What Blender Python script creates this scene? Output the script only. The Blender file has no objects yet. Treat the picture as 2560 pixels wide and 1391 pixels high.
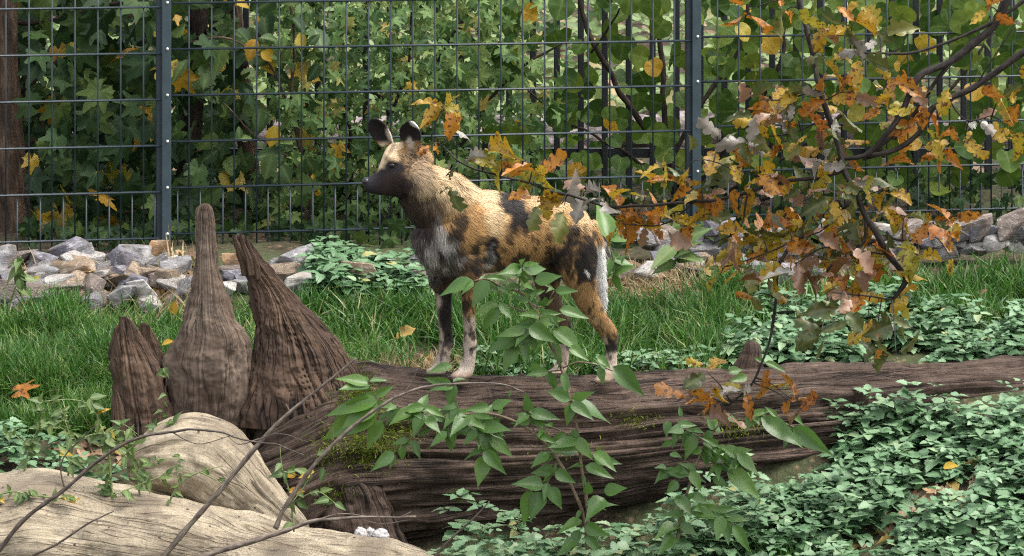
import bpy, math, random
import numpy as np
from mathutils import Vector, Matrix

# ------------------------------------------------------------------ camera, sky, sun, exposure
SC = bpy.context.scene
COL = SC.collection
F, H, HY = 8040.0, 2.36, -640.0          # focal length in photo pixels, eye height, horizon row
cam_d = bpy.data.cameras.new('camera')
cam_d.sensor_width = 36.0
cam_d.lens = 36.0 * F / 2560.0
cam_d.shift_y = -(695.5 - HY) / 2560.0    # level camera, shifted down: uprights stay upright
cam_d.clip_end = 500.0
cam = bpy.data.objects.new('camera', cam_d)
cam.location = (0, 0, H)
cam.rotation_euler = (math.radians(90), 0, 0)
COL.objects.link(cam)
SC.camera = cam

SUN_EL, SUN_AZ = math.radians(62), math.radians(98)   # high on the right, through thin cloud
world = bpy.data.worlds.new('World')
SC.world = world
world.use_nodes = True
wn = world.node_tree.nodes
wl = world.node_tree.links
for n in list(wn):
    wn.remove(n)
sky = wn.new('ShaderNodeTexSky')
sky.sky_type = 'NISHITA'
sky.sun_disc = False
sky.sun_elevation = SUN_EL
sky.sun_rotation = SUN_AZ
sky.dust_density = 4.0
hs = wn.new('ShaderNodeHueSaturation')
hs.inputs['Saturation'].default_value = 0.32
bg = wn.new('ShaderNodeBackground')
bg.inputs['Strength'].default_value = 0.15
wo = wn.new('ShaderNodeOutputWorld')
wl.new(sky.outputs[0], hs.inputs['Color'])
wl.new(hs.outputs[0], bg.inputs['Color'])
wl.new(bg.outputs[0], wo.inputs['Surface'])

sun_d = bpy.data.lights.new('sun', 'SUN')
sun_d.energy = 1.05
sun_d.angle = math.radians(36)
sun_d.color = (1.0, 0.95, 0.87)
sun = bpy.data.objects.new('sun', sun_d)
sd = Vector((math.sin(SUN_AZ) * math.cos(SUN_EL), math.cos(SUN_AZ) * math.cos(SUN_EL), math.sin(SUN_EL)))
sun.rotation_euler = sd.to_track_quat('Z', 'Y').to_euler()
COL.objects.link(sun)

SC.view_settings.view_transform = 'Standard'
SC.view_settings.look = 'None'
SC.view_settings.gamma = 1.0
SC.view_settings.use_curve_mapping = False
SC.view_settings.exposure = 1.66
SC.render.engine = 'CYCLES'
SC.cycles.max_bounces = 4
SC.cycles.diffuse_bounces = 3
SC.cycles.glossy_bounces = 2
SC.cycles.transmission_bounces = 3
SC.cycles.use_adaptive_sampling = True
SC.cycles.adaptive_threshold = 0.008
SC.cycles.transparent_max_bounces = 4
SC.cycles.use_denoising = False
SC.cycles.filter_width = 1.2

# ------------------------------------------------------------------ helpers
RNG = np.random.default_rng(7)
random.seed(7)


def P(px, py, Y):
    return np.array(((px - 1280.0) * Y / F, Y, H - (py - HY) * Y / F))


def smooth(a, b, x):
    t = np.clip((np.asarray(x, float) - a) / (b - a), 0, 1)
    return t * t * (3 - 2 * t)


def _hash(ix, iy, iz, s):
    n = (ix * 374761393 + iy * 668265263 + iz * 1274126177 + s * 362437) & 0xffffffff
    n = ((n ^ (n >> 13)) * 1103515245) & 0xffffffff
    n = ((n ^ (n >> 16)) * 2246822519) & 0xffffffff
    return ((n ^ (n >> 15)) & 0xffffff) / float(0xffffff)


def vnoise(p, s=0):
    p = np.asarray(p, float)
    i = np.floor(p).astype(np.int64)
    f = p - i
    f = f * f * (3 - 2 * f)
    r = 0
    for dx in (0, 1):
        wx = f[..., 0] if dx else 1 - f[..., 0]
        for dy in (0, 1):
            wy = f[..., 1] if dy else 1 - f[..., 1]
            for dz in (0, 1):
                wz = f[..., 2] if dz else 1 - f[..., 2]
                r = r + wx * wy * wz * _hash(i[..., 0] + dx, i[..., 1] + dy, i[..., 2] + dz, s)
    return r


def fbm(p, s=0, o=3):
    p = np.asarray(p, float)
    r, a, t = 0, 1.0, 0
    for k in range(o):
        r = r + a * vnoise(p * 2.0 ** k, s + k * 17)
        t += a
        a *= 0.5
    return r / t


def make_mesh(name, V, face_arrays, smooth_shade=True, attrs=None, cols=None):
    """V (n,3); face_arrays list of int arrays (m,k)."""
    me = bpy.data.meshes.new(name)
    V = np.asarray(V, np.float32)
    face_arrays = [np.asarray(f, np.int32) for f in face_arrays if len(f)]
    me.vertices.add(len(V))
    me.vertices.foreach_set('co', V.ravel())
    nl = sum(f.size for f in face_arrays)
    npoly = sum(len(f) for f in face_arrays)
    me.loops.add(nl)
    me.loops.foreach_set('vertex_index', np.concatenate([f.ravel() for f in face_arrays]))
    me.polygons.add(npoly)
    tot = np.concatenate([np.full(len(f), f.shape[1], np.int32) for f in face_arrays])
    st = np.concatenate(([0], np.cumsum(tot)[:-1])).astype(np.int32)
    me.polygons.foreach_set('loop_start', st)
    me.polygons.foreach_set('loop_total', tot)
    me.polygons.foreach_set('use_smooth', np.full(npoly, smooth_shade, dtype=bool))
    for k, a in (attrs or {}).items():
        a = np.asarray(a, np.float32)
        if a.ndim == 1:
            at = me.attributes.new(k, 'FLOAT', 'POINT')
            at.data.foreach_set('value', a)
        else:
            at = me.attributes.new(k, 'FLOAT_VECTOR', 'POINT')
            at.data.foreach_set('vector', a.ravel())
    for k, a in (cols or {}).items():
        a = np.asarray(a, np.float32)
        if a.shape[1] == 3:
            a = np.concatenate([a, np.ones((len(a), 1), np.float32)], 1)
        at = me.color_attributes.new(k, 'FLOAT_COLOR', 'POINT')
        at.data.foreach_set('color', a.ravel())
    me.update(calc_edges=True)
    me.validate(clean_customdata=False)
    return me


def link(name, me, mat=None, parent=None, M=None):
    o = bpy.data.objects.new(name, me)
    COL.objects.link(o)
    if mat is not None and me is not None and len(me.materials) == 0:
        me.materials.append(mat)
    if parent is not None:
        o.parent = parent
    if M is not None:
        o.matrix_world = M if parent is None else parent.matrix_basis.inverted() @ M
    return o


def tag(o, label=None, cat=None, group=None, kind=None):
    if label: o['label'] = label
    if cat: o['category'] = cat
    if group: o['group'] = group
    if kind: o['kind'] = kind
    return o


def thing(name, loc, label, cat, group=None):
    o = bpy.data.objects.new(name, None)
    o.empty_display_size = 0.1
    COL.objects.link(o)
    o.matrix_basis = Matrix.Translation(Vector(loc))
    return tag(o, label, cat, group)


def local(parent, V):
    """world vertices -> parent's space (parents are unrotated empties)"""
    return np.asarray(V) - np.array(parent.matrix_basis.translation)


def catmull(Q, n):
    Q = np.asarray(Q, float)
    m = len(Q)
    if m == 2:
        t = np.linspace(0, 1, n)[:, None]
        return Q[0] * (1 - t) + Q[1] * t
    E = np.vstack([2 * Q[0] - Q[1], Q, 2 * Q[-1] - Q[-2]])
    t = np.linspace(0, m - 1, n)
    i = np.minimum(t.astype(int), m - 2)
    f = (t - i)[:, None]
    a, b, c, d = E[i], E[i + 1], E[i + 2], E[i + 3]
    return 0.5 * (2 * b + (c - a) * f + (2 * a - 5 * b + 4 * c - d) * f ** 2 + (3 * b - a - 3 * c + d) * f ** 3)


def grid_faces(nr, ns, wrap=True):
    r = np.arange(nr - 1)[:, None]
    k = np.arange(ns if wrap else ns - 1)[None, :]
    k2 = (k + 1) % ns
    a = r * ns + k
    b = r * ns + k2
    return np.stack([a, b, b + ns, a + ns], -1).reshape(-1, 4)


def loft(S, nring, nseg, disp=None, cap=True):
    """S rows: centre(3), A(3) radius vector in view, B(3) radius vector in depth."""
    S = np.asarray(S, float)
    T = catmull(S, nring)
    C, A, B = T[:, None, 0:3], T[:, None, 3:6], T[:, None, 6:9]
    th = np.linspace(0, 2 * np.pi, nseg, endpoint=False)[None, :, None]
    R = np.cos(th) * A + np.sin(th) * B
    L = np.concatenate(([0], np.cumsum(np.linalg.norm(np.diff(T[:, 0:3], axis=0), axis=1))))
    rad = np.linalg.norm(R, axis=2)
    if disp is not None:
        tt = np.repeat(np.linspace(0, 1, nring)[:, None], nseg, 1)
        thg = np.repeat(th[:, :, 0], nring, 0)
        d = disp(thg, tt, np.repeat(L[:, None], nseg, 1), rad)
        R = R * (1 + d / np.maximum(rad, 1e-5))[:, :, None]
    V = (C + R).reshape(-1, 3)
    thg = np.repeat(th[:, :, 0], nring, 0)
    mr = np.full((nring, 1), max(.03, float(np.median(rad))))
    G = np.stack([np.cos(thg) * mr, np.sin(thg) * mr, np.repeat(L[:, None], nseg, 1)], -1).reshape(-1, 3)
    faces = [grid_faces(nring, nseg)]
    if cap:
        n0 = len(V)
        V = np.vstack([V, T[0, 0:3], T[-1, 0:3]])
        G = np.vstack([G, (0, 0, 0), (0, 0, L[-1])])
        k = np.arange(nseg)
        k2 = (k + 1) % nseg
        o = (nring - 1) * nseg
        faces.append(np.concatenate([np.stack([np.full(nseg, n0), k2, k], 1), np.stack([np.full(nseg, n0 + 1), o + k, o + k2], 1)]))
    return V, faces, G


def tube(pts, radii, nseg=6, n=None, jitter=0.0, seed=0):
    pts = np.asarray(pts, float)
    n = n or max(4, len(pts) * 4)
    C = catmull(pts, n)
    r = np.interp(np.linspace(0, 1, n), np.linspace(0, 1, len(radii)), radii)
    if jitter:
        C = C + (fbm(C * 12 + seed, seed)[:, None] - .5) * jitter * np.array([1, .6, 1])
        r = r * (0.85 + 0.35 * vnoise(C * 40 + 3, seed + 5))
    T = np.gradient(C, axis=0)
    T /= np.linalg.norm(T, axis=1, keepdims=True) + 1e-9
    up = np.where(np.abs(T[:, 1:2]) > .9, np.array([[0, 0, 1.0]]), np.array([[0, 1.0, 0]]))
    A = np.cross(T, up)
    A /= np.linalg.norm(A, axis=1, keepdims=True) + 1e-9
    B = np.cross(T, A)
    S = np.concatenate([C, A * r[:, None], B * r[:, None]], 1)
    th = np.linspace(0, 2 * np.pi, nseg, endpoint=False)[None, :, None]
    V = (S[:, None, 0:3] + np.cos(th) * S[:, None, 3:6] + np.sin(th) * S[:, None, 6:9]).reshape(-1, 3)
    L = np.concatenate(([0], np.cumsum(np.linalg.norm(np.diff(C, axis=0), axis=1))))
    thg = np.repeat(th[:, :, 0], n, 0)
    G = np.stack([np.cos(thg) * r[:, None], np.sin(thg) * r[:, None], np.repeat(L[:, None], nseg, 1)], -1).reshape(-1, 3)
    n0 = len(V)
    V = np.vstack([V, C[0], C[-1]])
    G = np.vstack([G, (0, 0, 0), (0, 0, L[-1])])
    k = np.arange(nseg)
    k2 = (k + 1) % nseg
    o = (n - 1) * nseg
    faces = [grid_faces(n, nseg), np.concatenate([np.stack([np.full(nseg, n0), k2, k], 1), np.stack([np.full(nseg, n0 + 1), o + k, o + k2], 1)])]
    return V, faces, G


def merge(parts):
    """list of (V, faces, G) -> one"""
    V, G, fs, n = [], [], {}, 0
    for v, f, g in parts:
        for a in f:
            a = np.asarray(a)
            fs.setdefault(a.shape[1], []).append(a + n)
        V.append(v)
        G.append(g)
        n += len(v)
    return np.vstack(V), [np.vstack(a) for a in fs.values()], np.vstack(G)


def scatter(tmpl, base, X, Z, size, rnd, tv=None):
    """stamp a template (V,faces,extra) with frames: X along, Z normal (n,3), size (n,) -> merged arrays"""
    TV, TF = tmpl[0], tmpl[1]
    X = X / (np.linalg.norm(X, axis=1, keepdims=True) + 1e-9)
    Yv = np.cross(Z, X)
    Yv /= np.linalg.norm(Yv, axis=1, keepdims=True) + 1e-9
    Zv = np.cross(X, Yv)
    s = np.asarray(size, float)
    if s.ndim == 1:
        s = np.stack([s, s, s], 1)
    V = (base[:, None, :] + TV[None, :, 0:1] * (X * s[:, 0:1])[:, None, :] + TV[None, :, 1:2] * (Yv * s[:, 1:2])[:, None, :]
         + TV[None, :, 2:3] * (Zv * s[:, 2:3])[:, None, :])
    n, m = len(base), len(TV)
    off = (np.arange(n) * m)[:, None, None]
    faces = [(np.asarray(f)[None] + off).reshape(-1, np.asarray(f).shape[1]) for f in TF]
    at = {'rnd': np.repeat(rnd, m), 'vein': np.tile(tmpl[2], n)}
    return V.reshape(-1, 3), faces, at


def merge_scatter(lst):
    V, fs, at, n = [], {}, {'rnd': [], 'vein': []}, 0
    for v, f, a in lst:
        for q in f:
            fs.setdefault(q.shape[1], []).append(q + n)
        V.append(v)
        for k in at: at[k].append(a[k])
        n += len(v)
    return np.vstack(V), [np.vstack(a) for a in fs.values()], {k: np.concatenate(a) for k, a in at.items()}


def frame(base, tip, normal):
    """4x4 placing a unit leaf template from base to tip"""
    b, t, nrm = Vector(base), Vector(tip), Vector(normal)
    x = t - b
    L = x.length
    x.normalize()
    y = nrm.cross(x)
    if y.length < 1e-4:
        y = Vector((0, 1, .3)).cross(x)
    y.normalize()
    z = x.cross(y)
    M = Matrix(((x.x * L, y.x * L, z.x * L, b.x), (x.y * L, y.y * L, z.y * L, b.y), (x.z * L, y.z * L, z.z * L, b.z), (0, 0, 0, 1)))
    return M


# ---- leaf templates: base at 0, tip at +X 1, normal +Z
def blade(w, nt=8, fold=.18, curl=.25, twist=0.0, saw=0.0, t0=0.0, wave=0.0, cols=3, sd=0):
    r = np.random.default_rng(sd)
    t = np.linspace(0, 1, nt + 1)
    V, vein = [], []
    for i, a in enumerate(t):
        hw = w(a)
        if saw and 0 < i < nt:
            hw *= 1 + (saw if i % 2 else -saw)
        for c in np.linspace(-1, 1, cols):
            y = c * hw
            z = fold * abs(y) - curl * a * a + wave * math.sin(a * 9 + c * 2.0 + sd) * abs(c)
            x = a - (0.05 * abs(c) if saw else 0)
            V.append((x + t0, y * math.cos(twist * a) - 0 * z, z + y * math.sin(twist * a)))
            vein.append(1.0 - abs(c))
    return np.array(V), [grid_faces(nt + 1, cols, False)], np.array(vein)


def lanceolate(a):
    return 0.25 * (math.sin(math.pi * a ** .66) ** 1.15) * (1 - .3 * a) + 0.003


def ovate(a):
    return 0.36 * math.sin(math.pi * a ** .62) ** .9 + .004


def nettle_w(a):
    return 0.33 * (math.sin(math.pi * a ** .6) ** .8) * (1 - .1 * a) + .004


def oak_w(a):
    env = 0.27 * math.sin(math.pi * (0.04 + .96 * a) ** 1.35) ** .8 + 0.02
    lob = 0.34 + 0.66 * abs(math.cos(math.pi * (a * 3.7 + .12))) ** .55
    if a < .16:
        return .018
    return env * lob + .012


def hornbeam_w(a):
    return 0.32 * math.sin(math.pi * a ** .75) ** .8 + .004


def palmate(lobes, wdeg, rmin, nth=40, teeth=.0, cup=.12, sd=0, droop=.15):
    """polar leaf round its petiole point; longest lobe on +X"""
    r = np.random.default_rng(sd)
    th = np.linspace(-math.radians(158), math.radians(158), nth)
    R = np.full(nth, rmin)
    vein = np.zeros(nth)
    for a, L in lobes:
        d = np.abs(th - math.radians(a)) / math.radians(wdeg)
        R = np.maximum(R, L * (1 - .62 * np.minimum(d, 1.0) ** .8) * (d < 1.3))
        vein = np.maximum(vein, np.clip(1 - np.abs(th - math.radians(a)) / math.radians(9), 0, 1))
    R = R * (1 + teeth * (np.arange(nth) % 2 * 2 - 1)) * (1 + .06 * r.standard_normal(nth))
    V, vv = [(0, 0, 0)], [1.0]
    for q in (.45, 1.0):
        for k in range(nth):
            x, y = R[k] * q * math.cos(th[k]), R[k] * q * math.sin(th[k])
            z = cup * vein[k] * -.25 * q + cup * math.sin(th[k] * 3 + sd) * q * .35 - droop * (x * x + y * y)
            V.append((x, y, z))
            vv.append(vein[k] * (1 if q < 1 else .6))
    k = np.arange(nth - 1)
    tri = np.stack([np.zeros(nth - 1, int), 1 + k, 2 + k], 1)
    quad = np.stack([1 + k, 1 + nth + k, 2 + nth + k, 2 + k], 1)
    return np.array(V), [tri, quad], np.array(vv)


def cordate(sd=0):
    nth = 22
    th = np.linspace(-math.pi, math.pi, nth, endpoint=False)
    R = .48 * (1 + .10 * np.cos(th) - .10 * np.cos(2 * th)) * np.where(np.abs(th) > 2.85, .8, 1)
    V, vv = [(0.45, 0, 0)], [1.0]
    for q in (.55, 1.0):
        for k in range(nth):
            x, y = .45 + R[k] * q * math.cos(th[k]) * 1.08, R[k] * q * math.sin(th[k])
            tipx = .09 * q * max(0, math.cos(th[k])) ** 8
            V.append((x + tipx, y, .22 * abs(y) - .3 * (x - .2) ** 2 * .6 + .03 * math.sin(5 * th[k] + sd) * q))
            vv.append(max(0, 1 - abs(y) * 9))
    k = np.arange(nth)
    k2 = (k + 1) % nth
    tri = np.stack([np.zeros(nth, int), 1 + k, 1 + k2], 1)
    quad = np.stack([1 + k, 1 + nth + k, 1 + nth + k2, 1 + k2], 1)
    return np.array(V), [tri, quad], np.array(vv)


SYC = [palmate([(0, 1), (48, .86), (-48, .88), (98, .55), (-98, .55)], 26, .46, 46, .035, .16, s, .18) for s in (1, 2, 3)]
FMAP = [palmate([(0, 1), (52, .92), (-52, .92), (108, .6), (-108, .6)], 25, .38, 34, .0, .2, s, .2) for s in (4, 5, 6)]
LANCE = [blade(lanceolate, 8, f, c, tw, 0, 0, .012, 5, s) for s, (f, c, tw) in enumerate([(.35, .16, 0), (.5, .28, .25), (.2, .08, -.2)])]
NETT = [blade(nettle_w, 9, f, c, 0, .13, 0, 0.01, 3, s) for s, (f, c) in enumerate([(.2, .14), (.35, .22), (.05, .08)])]
OAK = [blade(oak_w, 30, f, c, tw, 0, 0, .05, 5, s) for s, (f, c, tw) in enumerate([(.4, .25, .3), (.8, .5, .8), (-.5, .4, -.7), (1.1, .2, .5), (.25, -.4, 1.3)])]
HORN = [blade(hornbeam_w, 15, f, c, 0, .09, 0, 0.012, 5, s) for s, (f, c) in enumerate([(.25, .15), (.4, .25)])]
CORD = [cordate(s) for s in (1, 2)]
OVAT = [blade(ovate, 7, .3, .2, 0, 0, 0, .02, 3, 1)]
_lm = {}


def leaf_mesh(key, tmpl, mat):
    k = (key, mat.name)
    if k not in _lm:
        me = make_mesh(key, tmpl[0], tmpl[1], True, {'vein': tmpl[2], 'rnd': np.zeros(len(tmpl[0]))})
        me.materials.append(mat)
        _lm[k] = me
    return _lm[k]


# ------------------------------------------------------------------ materials
class NT:
    def __init__(self, name):
        self.m = bpy.data.materials.new(name)
        self.m.use_nodes = True
        self.t = self.m.node_tree
        self.t.nodes.clear()
        self.out = self.n('ShaderNodeOutputMaterial')

    def n(self, typ, **kw):
        nd = self.t.nodes.new(typ)
        for k, v in kw.items():
            if k in nd.inputs.keys() if isinstance(k, str) else False:
                nd.inputs[k].default_value = v
            else:
                setattr(nd, k, v)
        return nd

    def l(self, a, b):
        self.t.links.new(a, b)

    def attr(self, name):
        return self.n('ShaderNodeAttribute', attribute_name=name)

    def noise(self, vec, scale, detail=4, rough=.55, scl=None, dist=0.0):
        if scl is not None:
            mp = self.n('ShaderNodeMapping')
            mp.inputs['Scale'].default_value = scl
            self.l(vec, mp.inputs['Vector'])
            vec = mp.outputs[0]
        nd = self.n('ShaderNodeTexNoise')
        nd.inputs['Scale'].default_value = scale
        nd.inputs['Detail'].default_value = detail
        nd.inputs['Roughness'].default_value = rough
        nd.inputs['Distortion'].default_value = dist
        self.l(vec, nd.inputs['Vector'])
        return nd.outputs['Fac']

    def ramp(self, fac, stops, interp='LINEAR'):
        nd = self.n('ShaderNodeValToRGB')
        nd.color_ramp.interpolation = interp
        e = nd.color_ramp.elements
        while len(e) < len(stops):
            e.new(.5)
        for q, (p, c) in zip(e, stops):
            q.position = p
            q.color = (*c, 1) if len(c) == 3 else c
        self.l(fac, nd.inputs['Fac'])
        return nd.outputs['Color']

    def mix(self, fac, a, b, mode='MIX'):
        nd = self.n('ShaderNodeMix', data_type='RGBA', blend_type=mode)
        for s, v in ((0, fac), (6, a), (7, b)):
            if hasattr(v, 'is_output'):
                self.l(v, nd.inputs[s])
            elif s == 0:
                nd.inputs[0].default_value = v
            else:
                nd.inputs[s].default_value = (*v, 1)
        return nd.outputs[2]

    def math(self, op, a, b=None):
        nd = self.n('ShaderNodeMath', operation=op)
        for s, v in ((0, a), (1, b)):
            if v is None: continue
            if hasattr(v, 'is_output'):
                self.l(v, nd.inputs[s])
            else:
                nd.inputs[s].default_value = v
        return nd.outputs[0]

    def bump(self, h, strength, dist, normal=None):
        nd = self.n('ShaderNodeBump')
        nd.inputs['Strength'].default_value = strength
        nd.inputs['Distance'].default_value = dist
        self.l(h, nd.inputs['Height'])
        if normal is not None: self.l(normal, nd.inputs['Normal'])
        return nd.outputs[0]

    def bsdf(self, color, rough=.6, spec=.5, normal=None, metallic=0.0, trans=0.0, transcol=None, sheen=0):
        b = self.n('ShaderNodeBsdfPrincipled')
        if hasattr(color, 'is_output'): self.l(color, b.inputs['Base Color'])
        else: b.inputs['Base Color'].default_value = (*color, 1)
        if hasattr(rough, 'is_output'): self.l(rough, b.inputs['Roughness'])
        else: b.inputs['Roughness'].default_value = rough
        b.inputs['Specular IOR Level'].default_value = spec
        b.inputs['Metallic'].default_value = metallic
        if sheen: b.inputs['Sheen Weight'].default_value = sheen
        if normal is not None: self.l(normal, b.inputs['Normal'])
        s = b.outputs[0]
        if trans:
            t = self.n('ShaderNodeBsdfTranslucent')
            tc = transcol if transcol is not None else color
            if hasattr(tc, 'is_output'): self.l(tc, t.inputs['Color'])
            else: t.inputs['Color'].default_value = (*tc, 1)
            mx = self.n('ShaderNodeMixShader')
            mx.inputs[0].default_value = trans
            self.l(s, mx.inputs[1])
            self.l(t.outputs[0], mx.inputs[2])
            s = mx.outputs[0]
        self.l(s, self.out.inputs['Surface'])
        return self.m

    def rnd(self):
        oi = self.n('ShaderNodeObjectInfo')
        a = self.attr('rnd')
        return self.math('FRACT', self.math('ADD', oi.outputs['Random'], a.outputs['Fac']))

    def geo(self):
        return self.n('ShaderNodeNewGeometry').outputs['Position']


def leaf_mat(name, stops, rough=.42, spec=.5, trans=.3, vein=(.3, .35, .15), vein_amt=.35, blotch=None, blotch_lo=.52, blotch_hi=.62, bscale=28, under=None, bumpd=.0015):
    """stops: colour ramp over the leaf's random number"""
    t = NT(name)
    r = t.rnd()
    c = t.ramp(r, stops)
    pos = t.geo()
    n1 = t.noise(pos, 38, 3, .6)
    c = t.mix(.55, c, t.ramp(n1, [(.25, (.45, .45, .45)), (.75, (1.0, 1.0, 1.0))]), 'MULTIPLY')
    v = t.attr('vein').outputs['Fac']
    vf = t.math('MULTIPLY', t.math('POWER', v, 5.0), vein_amt)
    c = t.mix(vf, c, vein)
    if blotch is not None:
        n2 = t.noise(pos, bscale, 3, .65)
        c = t.mix(t.ramp(n2, [(blotch_lo, (0, 0, 0)), (blotch_hi, (1, 1, 1))]), c, blotch)
    if under is not None:
        bf = t.n('ShaderNodeNewGeometry').outputs['Backfacing']
        c = t.mix(t.math('MULTIPLY', bf, .75), c, under)
    nb = t.noise(pos, 90, 2, .5)
    return t.bsdf(c, rough, spec, t.bump(nb, .6, bumpd), trans=trans)


def wood_mat(name, dark, mid, light, rough=.85, along=2.2, across=42, moss=None, moss_lo=.56, specks=None, bumpd=.006, spec=.25, tint=None, cracks=None, lo=.36, hi=.62, crack_amt=.9, speckle=None):
    t = NT(name)
    g = t.attr('grain').outputs['Vector']
    n1 = t.noise(g, 1.0, 6, .62, (across, across, along), .4)
    n2 = t.noise(g, 1.0, 4, .6, (across * 3.2, across * 3.2, along * 2.5))
    n3 = t.noise(g, 4.5, 3, .6)
    f = t.math('ADD', t.math('MULTIPLY', n1, .7), t.math('MULTIPLY', n2, .3))
    c = t.ramp(f, [(lo, dark), ((lo + hi) / 2, mid), (hi, light)])
    if lo < .34:
        c = t.mix(t.math('MULTIPLY', t.ramp(t.noise(g, 14.0, 4, .7), [(.4, (0, 0, 0)), (.7, (1, 1, 1))]), .45), c, light)
        c = t.mix(t.math('MULTIPLY', t.ramp(t.noise(g, 60.0, 3, .7), [(.5, (0, 0, 0)), (.75, (1, 1, 1))]), .5), c, dark)
    c = t.mix(t.ramp(n3, [(.35, (0, 0, 0)), (.7, (1, 1, 1))]), c, t.mix(.55, c, dark))
    if tint is not None:
        c = t.mix(t.ramp(t.noise(g, 7.0, 3, .6), [(.45, (0, 0, 0)), (.62, (.85, .85, .85))]), c, tint)
    if specks is not None:
        vo = t.n('ShaderNodeTexVoronoi')
        vo.inputs['Scale'].default_value = 30
        t.l(g, vo.inputs['Vector'])
        sp = t.ramp(vo.outputs['Distance'], [(.10, (1, 1, 1)), (.17, (0, 0, 0))])
        gate = t.ramp(t.noise(g, 9, 2, .5), [(.5, (0, 0, 0)), (.56, (1, 1, 1))])
        c = t.mix(t.mix(1.0, sp, gate, 'MULTIPLY'), c, specks)
    if speckle:
        sn = t.noise(g, 130.0, 3, .75)
        c = t.mix(t.math('MULTIPLY', t.ramp(sn, [(.46, (0, 0, 0)), (.62, (1, 1, 1))]), t.ramp(t.noise(g, 8.0, 3, .6), [(.35, (.15, .15, .15)), (.65, (.85, .85, .85))])), c, speckle)
    if moss is not None:
        nz = t.n('ShaderNodeSeparateXYZ')
        t.l(t.n('ShaderNodeNewGeometry').outputs['Normal'], nz.inputs[0])
        mm = t.math('ADD', t.noise(g, 6.5, 4, .6), t.math('MULTIPLY', nz.outputs[2], .04))
        c = t.mix(t.ramp(mm, [(moss_lo, (0, 0, 0)), (moss_lo + .08, (1, 1, 1))]), c, moss)
    if cracks:
        ck = t.noise(g, 1.0, 3, .55, (across * .35, across * .35, along * .35), .6)
        cm = t.ramp(ck, [(.47, (0, 0, 0)), (.495, (1, 1, 1)), (.505, (1, 1, 1)), (.53, (0, 0, 0))])
        gate = t.ramp(t.noise(g, 5.0, 2, .5), [(.40, (0, 0, 0)), (.52, (1, 1, 1))])
        cm = t.mix(1.0, cm, gate, 'MULTIPLY')
        c = t.mix(t.math('MULTIPLY', cm, crack_amt), c, cracks)
        f = t.math('SUBTRACT', f, t.math('MULTIPLY', cm, .35))
    nb = t.bump(f, 1.0, bumpd)
    return t.bsdf(c, rough, spec, nb)

# material set
def ground_mat():
    t = NT('soil')
    p = t.geo()
    n1 = t.noise(p, 1.6, 5, .6)
    n2 = t.noise(p, 26, 4, .7)
    c = t.ramp(n2, [(.3, (.016, .011, .008)), (.5, (.045, .031, .021)), (.72, (.10, .072, .05))])
    c = t.mix(t.ramp(n1, [(.42, (0, 0, 0)), (.6, (1, 1, 1))]), c, (.05, .062, .028))
    vo = t.n('ShaderNodeTexVoronoi')
    vo.inputs['Scale'].default_value = 22
    t.l(p, vo.inputs['Vector'])
    c = t.mix(t.ramp(vo.outputs['Distance'], [(.16, (.5, .5, .5)), (.3, (0, 0, 0))]), c, (.2, .13, .085))
    return t.bsdf(c, .95, .15, t.bump(n2, 1.0, .02))


M_SOIL = ground_mat()


def paint_mat(name, col, rough=.4, spec=.5, var=.25):
    t = NT(name)
    p = t.geo()
    n = t.noise(p, 14, 4, .6)
    n2 = t.noise(p, 120, 2, .6)
    c = t.mix(t.ramp(n, [(.35, (0, 0, 0)), (.7, (1, 1, 1))]), col, tuple(x * (1 + var) + .006 for x in col))
    return t.bsdf(c, rough, spec, t.bump(n2, .25, .0008))


M_FENCE = paint_mat('fence_coating', (.010, .020, .026), .40)
M_POST = paint_mat('post_coating', (.014, .024, .032), .42)
M_BAR = paint_mat('cover_bar_coating', (.025, .043, .051), .40)
M_BOLT = paint_mat('bolt_zinc', (.55, .54, .50), .35)
M_IRON = paint_mat('picket_paint', (.012, .014, .017), .5)

M_TRUNK = wood_mat('bark_brown', (.02, .013, .009), (.075, .048, .032), (.17, .115, .075), .9, 7, 34, bumpd=.02)
M_DARKBARK = wood_mat('bark_dark', (.008, .006, .005), (.03, .021, .015), (.07, .05, .035), .9, 8, 40, bumpd=.008)
M_TWIG = wood_mat('twig_bark', (.02, .014, .011), (.065, .048, .038), (.15, .12, .095), .7, 30, 160, bumpd=.0015, spec=.4)
M_OAKTWIG = wood_mat('oak_bark', (.006, .005, .004), (.022, .017, .014), (.06, .047, .038), .8, 30, 160, bumpd=.0015, spec=.3)
M_TWIGPALE = wood_mat('twig_bark_grey', (.04, .03, .024), (.12, .092, .07), (.27, .22, .17), .7, 30, 160, bumpd=.0015, spec=.4)
M_LOG = wood_mat('rotten_wood', (.014, .009, .0065), (.072, .047, .034), (.20, .145, .11), .85, 3.5, 130, moss=(.055, .075, .012), moss_lo=.66, bumpd=.016, cracks=(.006, .004, .003), lo=.26, hi=.74)
M_ROOT = wood_mat('weathered_root', (.020, .012, .008), (.105, .064, .040), (.25, .175, .12), .85, 1.6, 130, bumpd=.010, tint=(.05, .03, .022), cracks=(.008, .005, .004), lo=.24, hi=.78, crack_amt=1.0)
M_ROOTPALE = wood_mat('weathered_root_pale', (.035, .025, .018), (.15, .108, .08), (.34, .265, .20), .85, 2.6, 130, bumpd=.008, cracks=(.03, .02, .014), tint=(.09, .06, .043), lo=.22, hi=.76, crack_amt=.5)
M_PALE = wood_mat('barkless_pale_wood', (.17, .135, .09), (.33, .272, .185), (.48, .415, .31), .85, 7.0, 70, speckle=(.13, .112, .085), cracks=(.06, .043, .03), crack_amt=.55, lo=.31, hi=.66, specks=(.03, .02, .013), bumpd=.009, spec=.25, tint=(.15, .118, .082))
M_STEM = wood_mat('shrub_stem', (.05, .035, .02), (.13, .085, .055), (.22, .17, .09), .6, 30, 120, bumpd=.0008, spec=.4)
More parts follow.
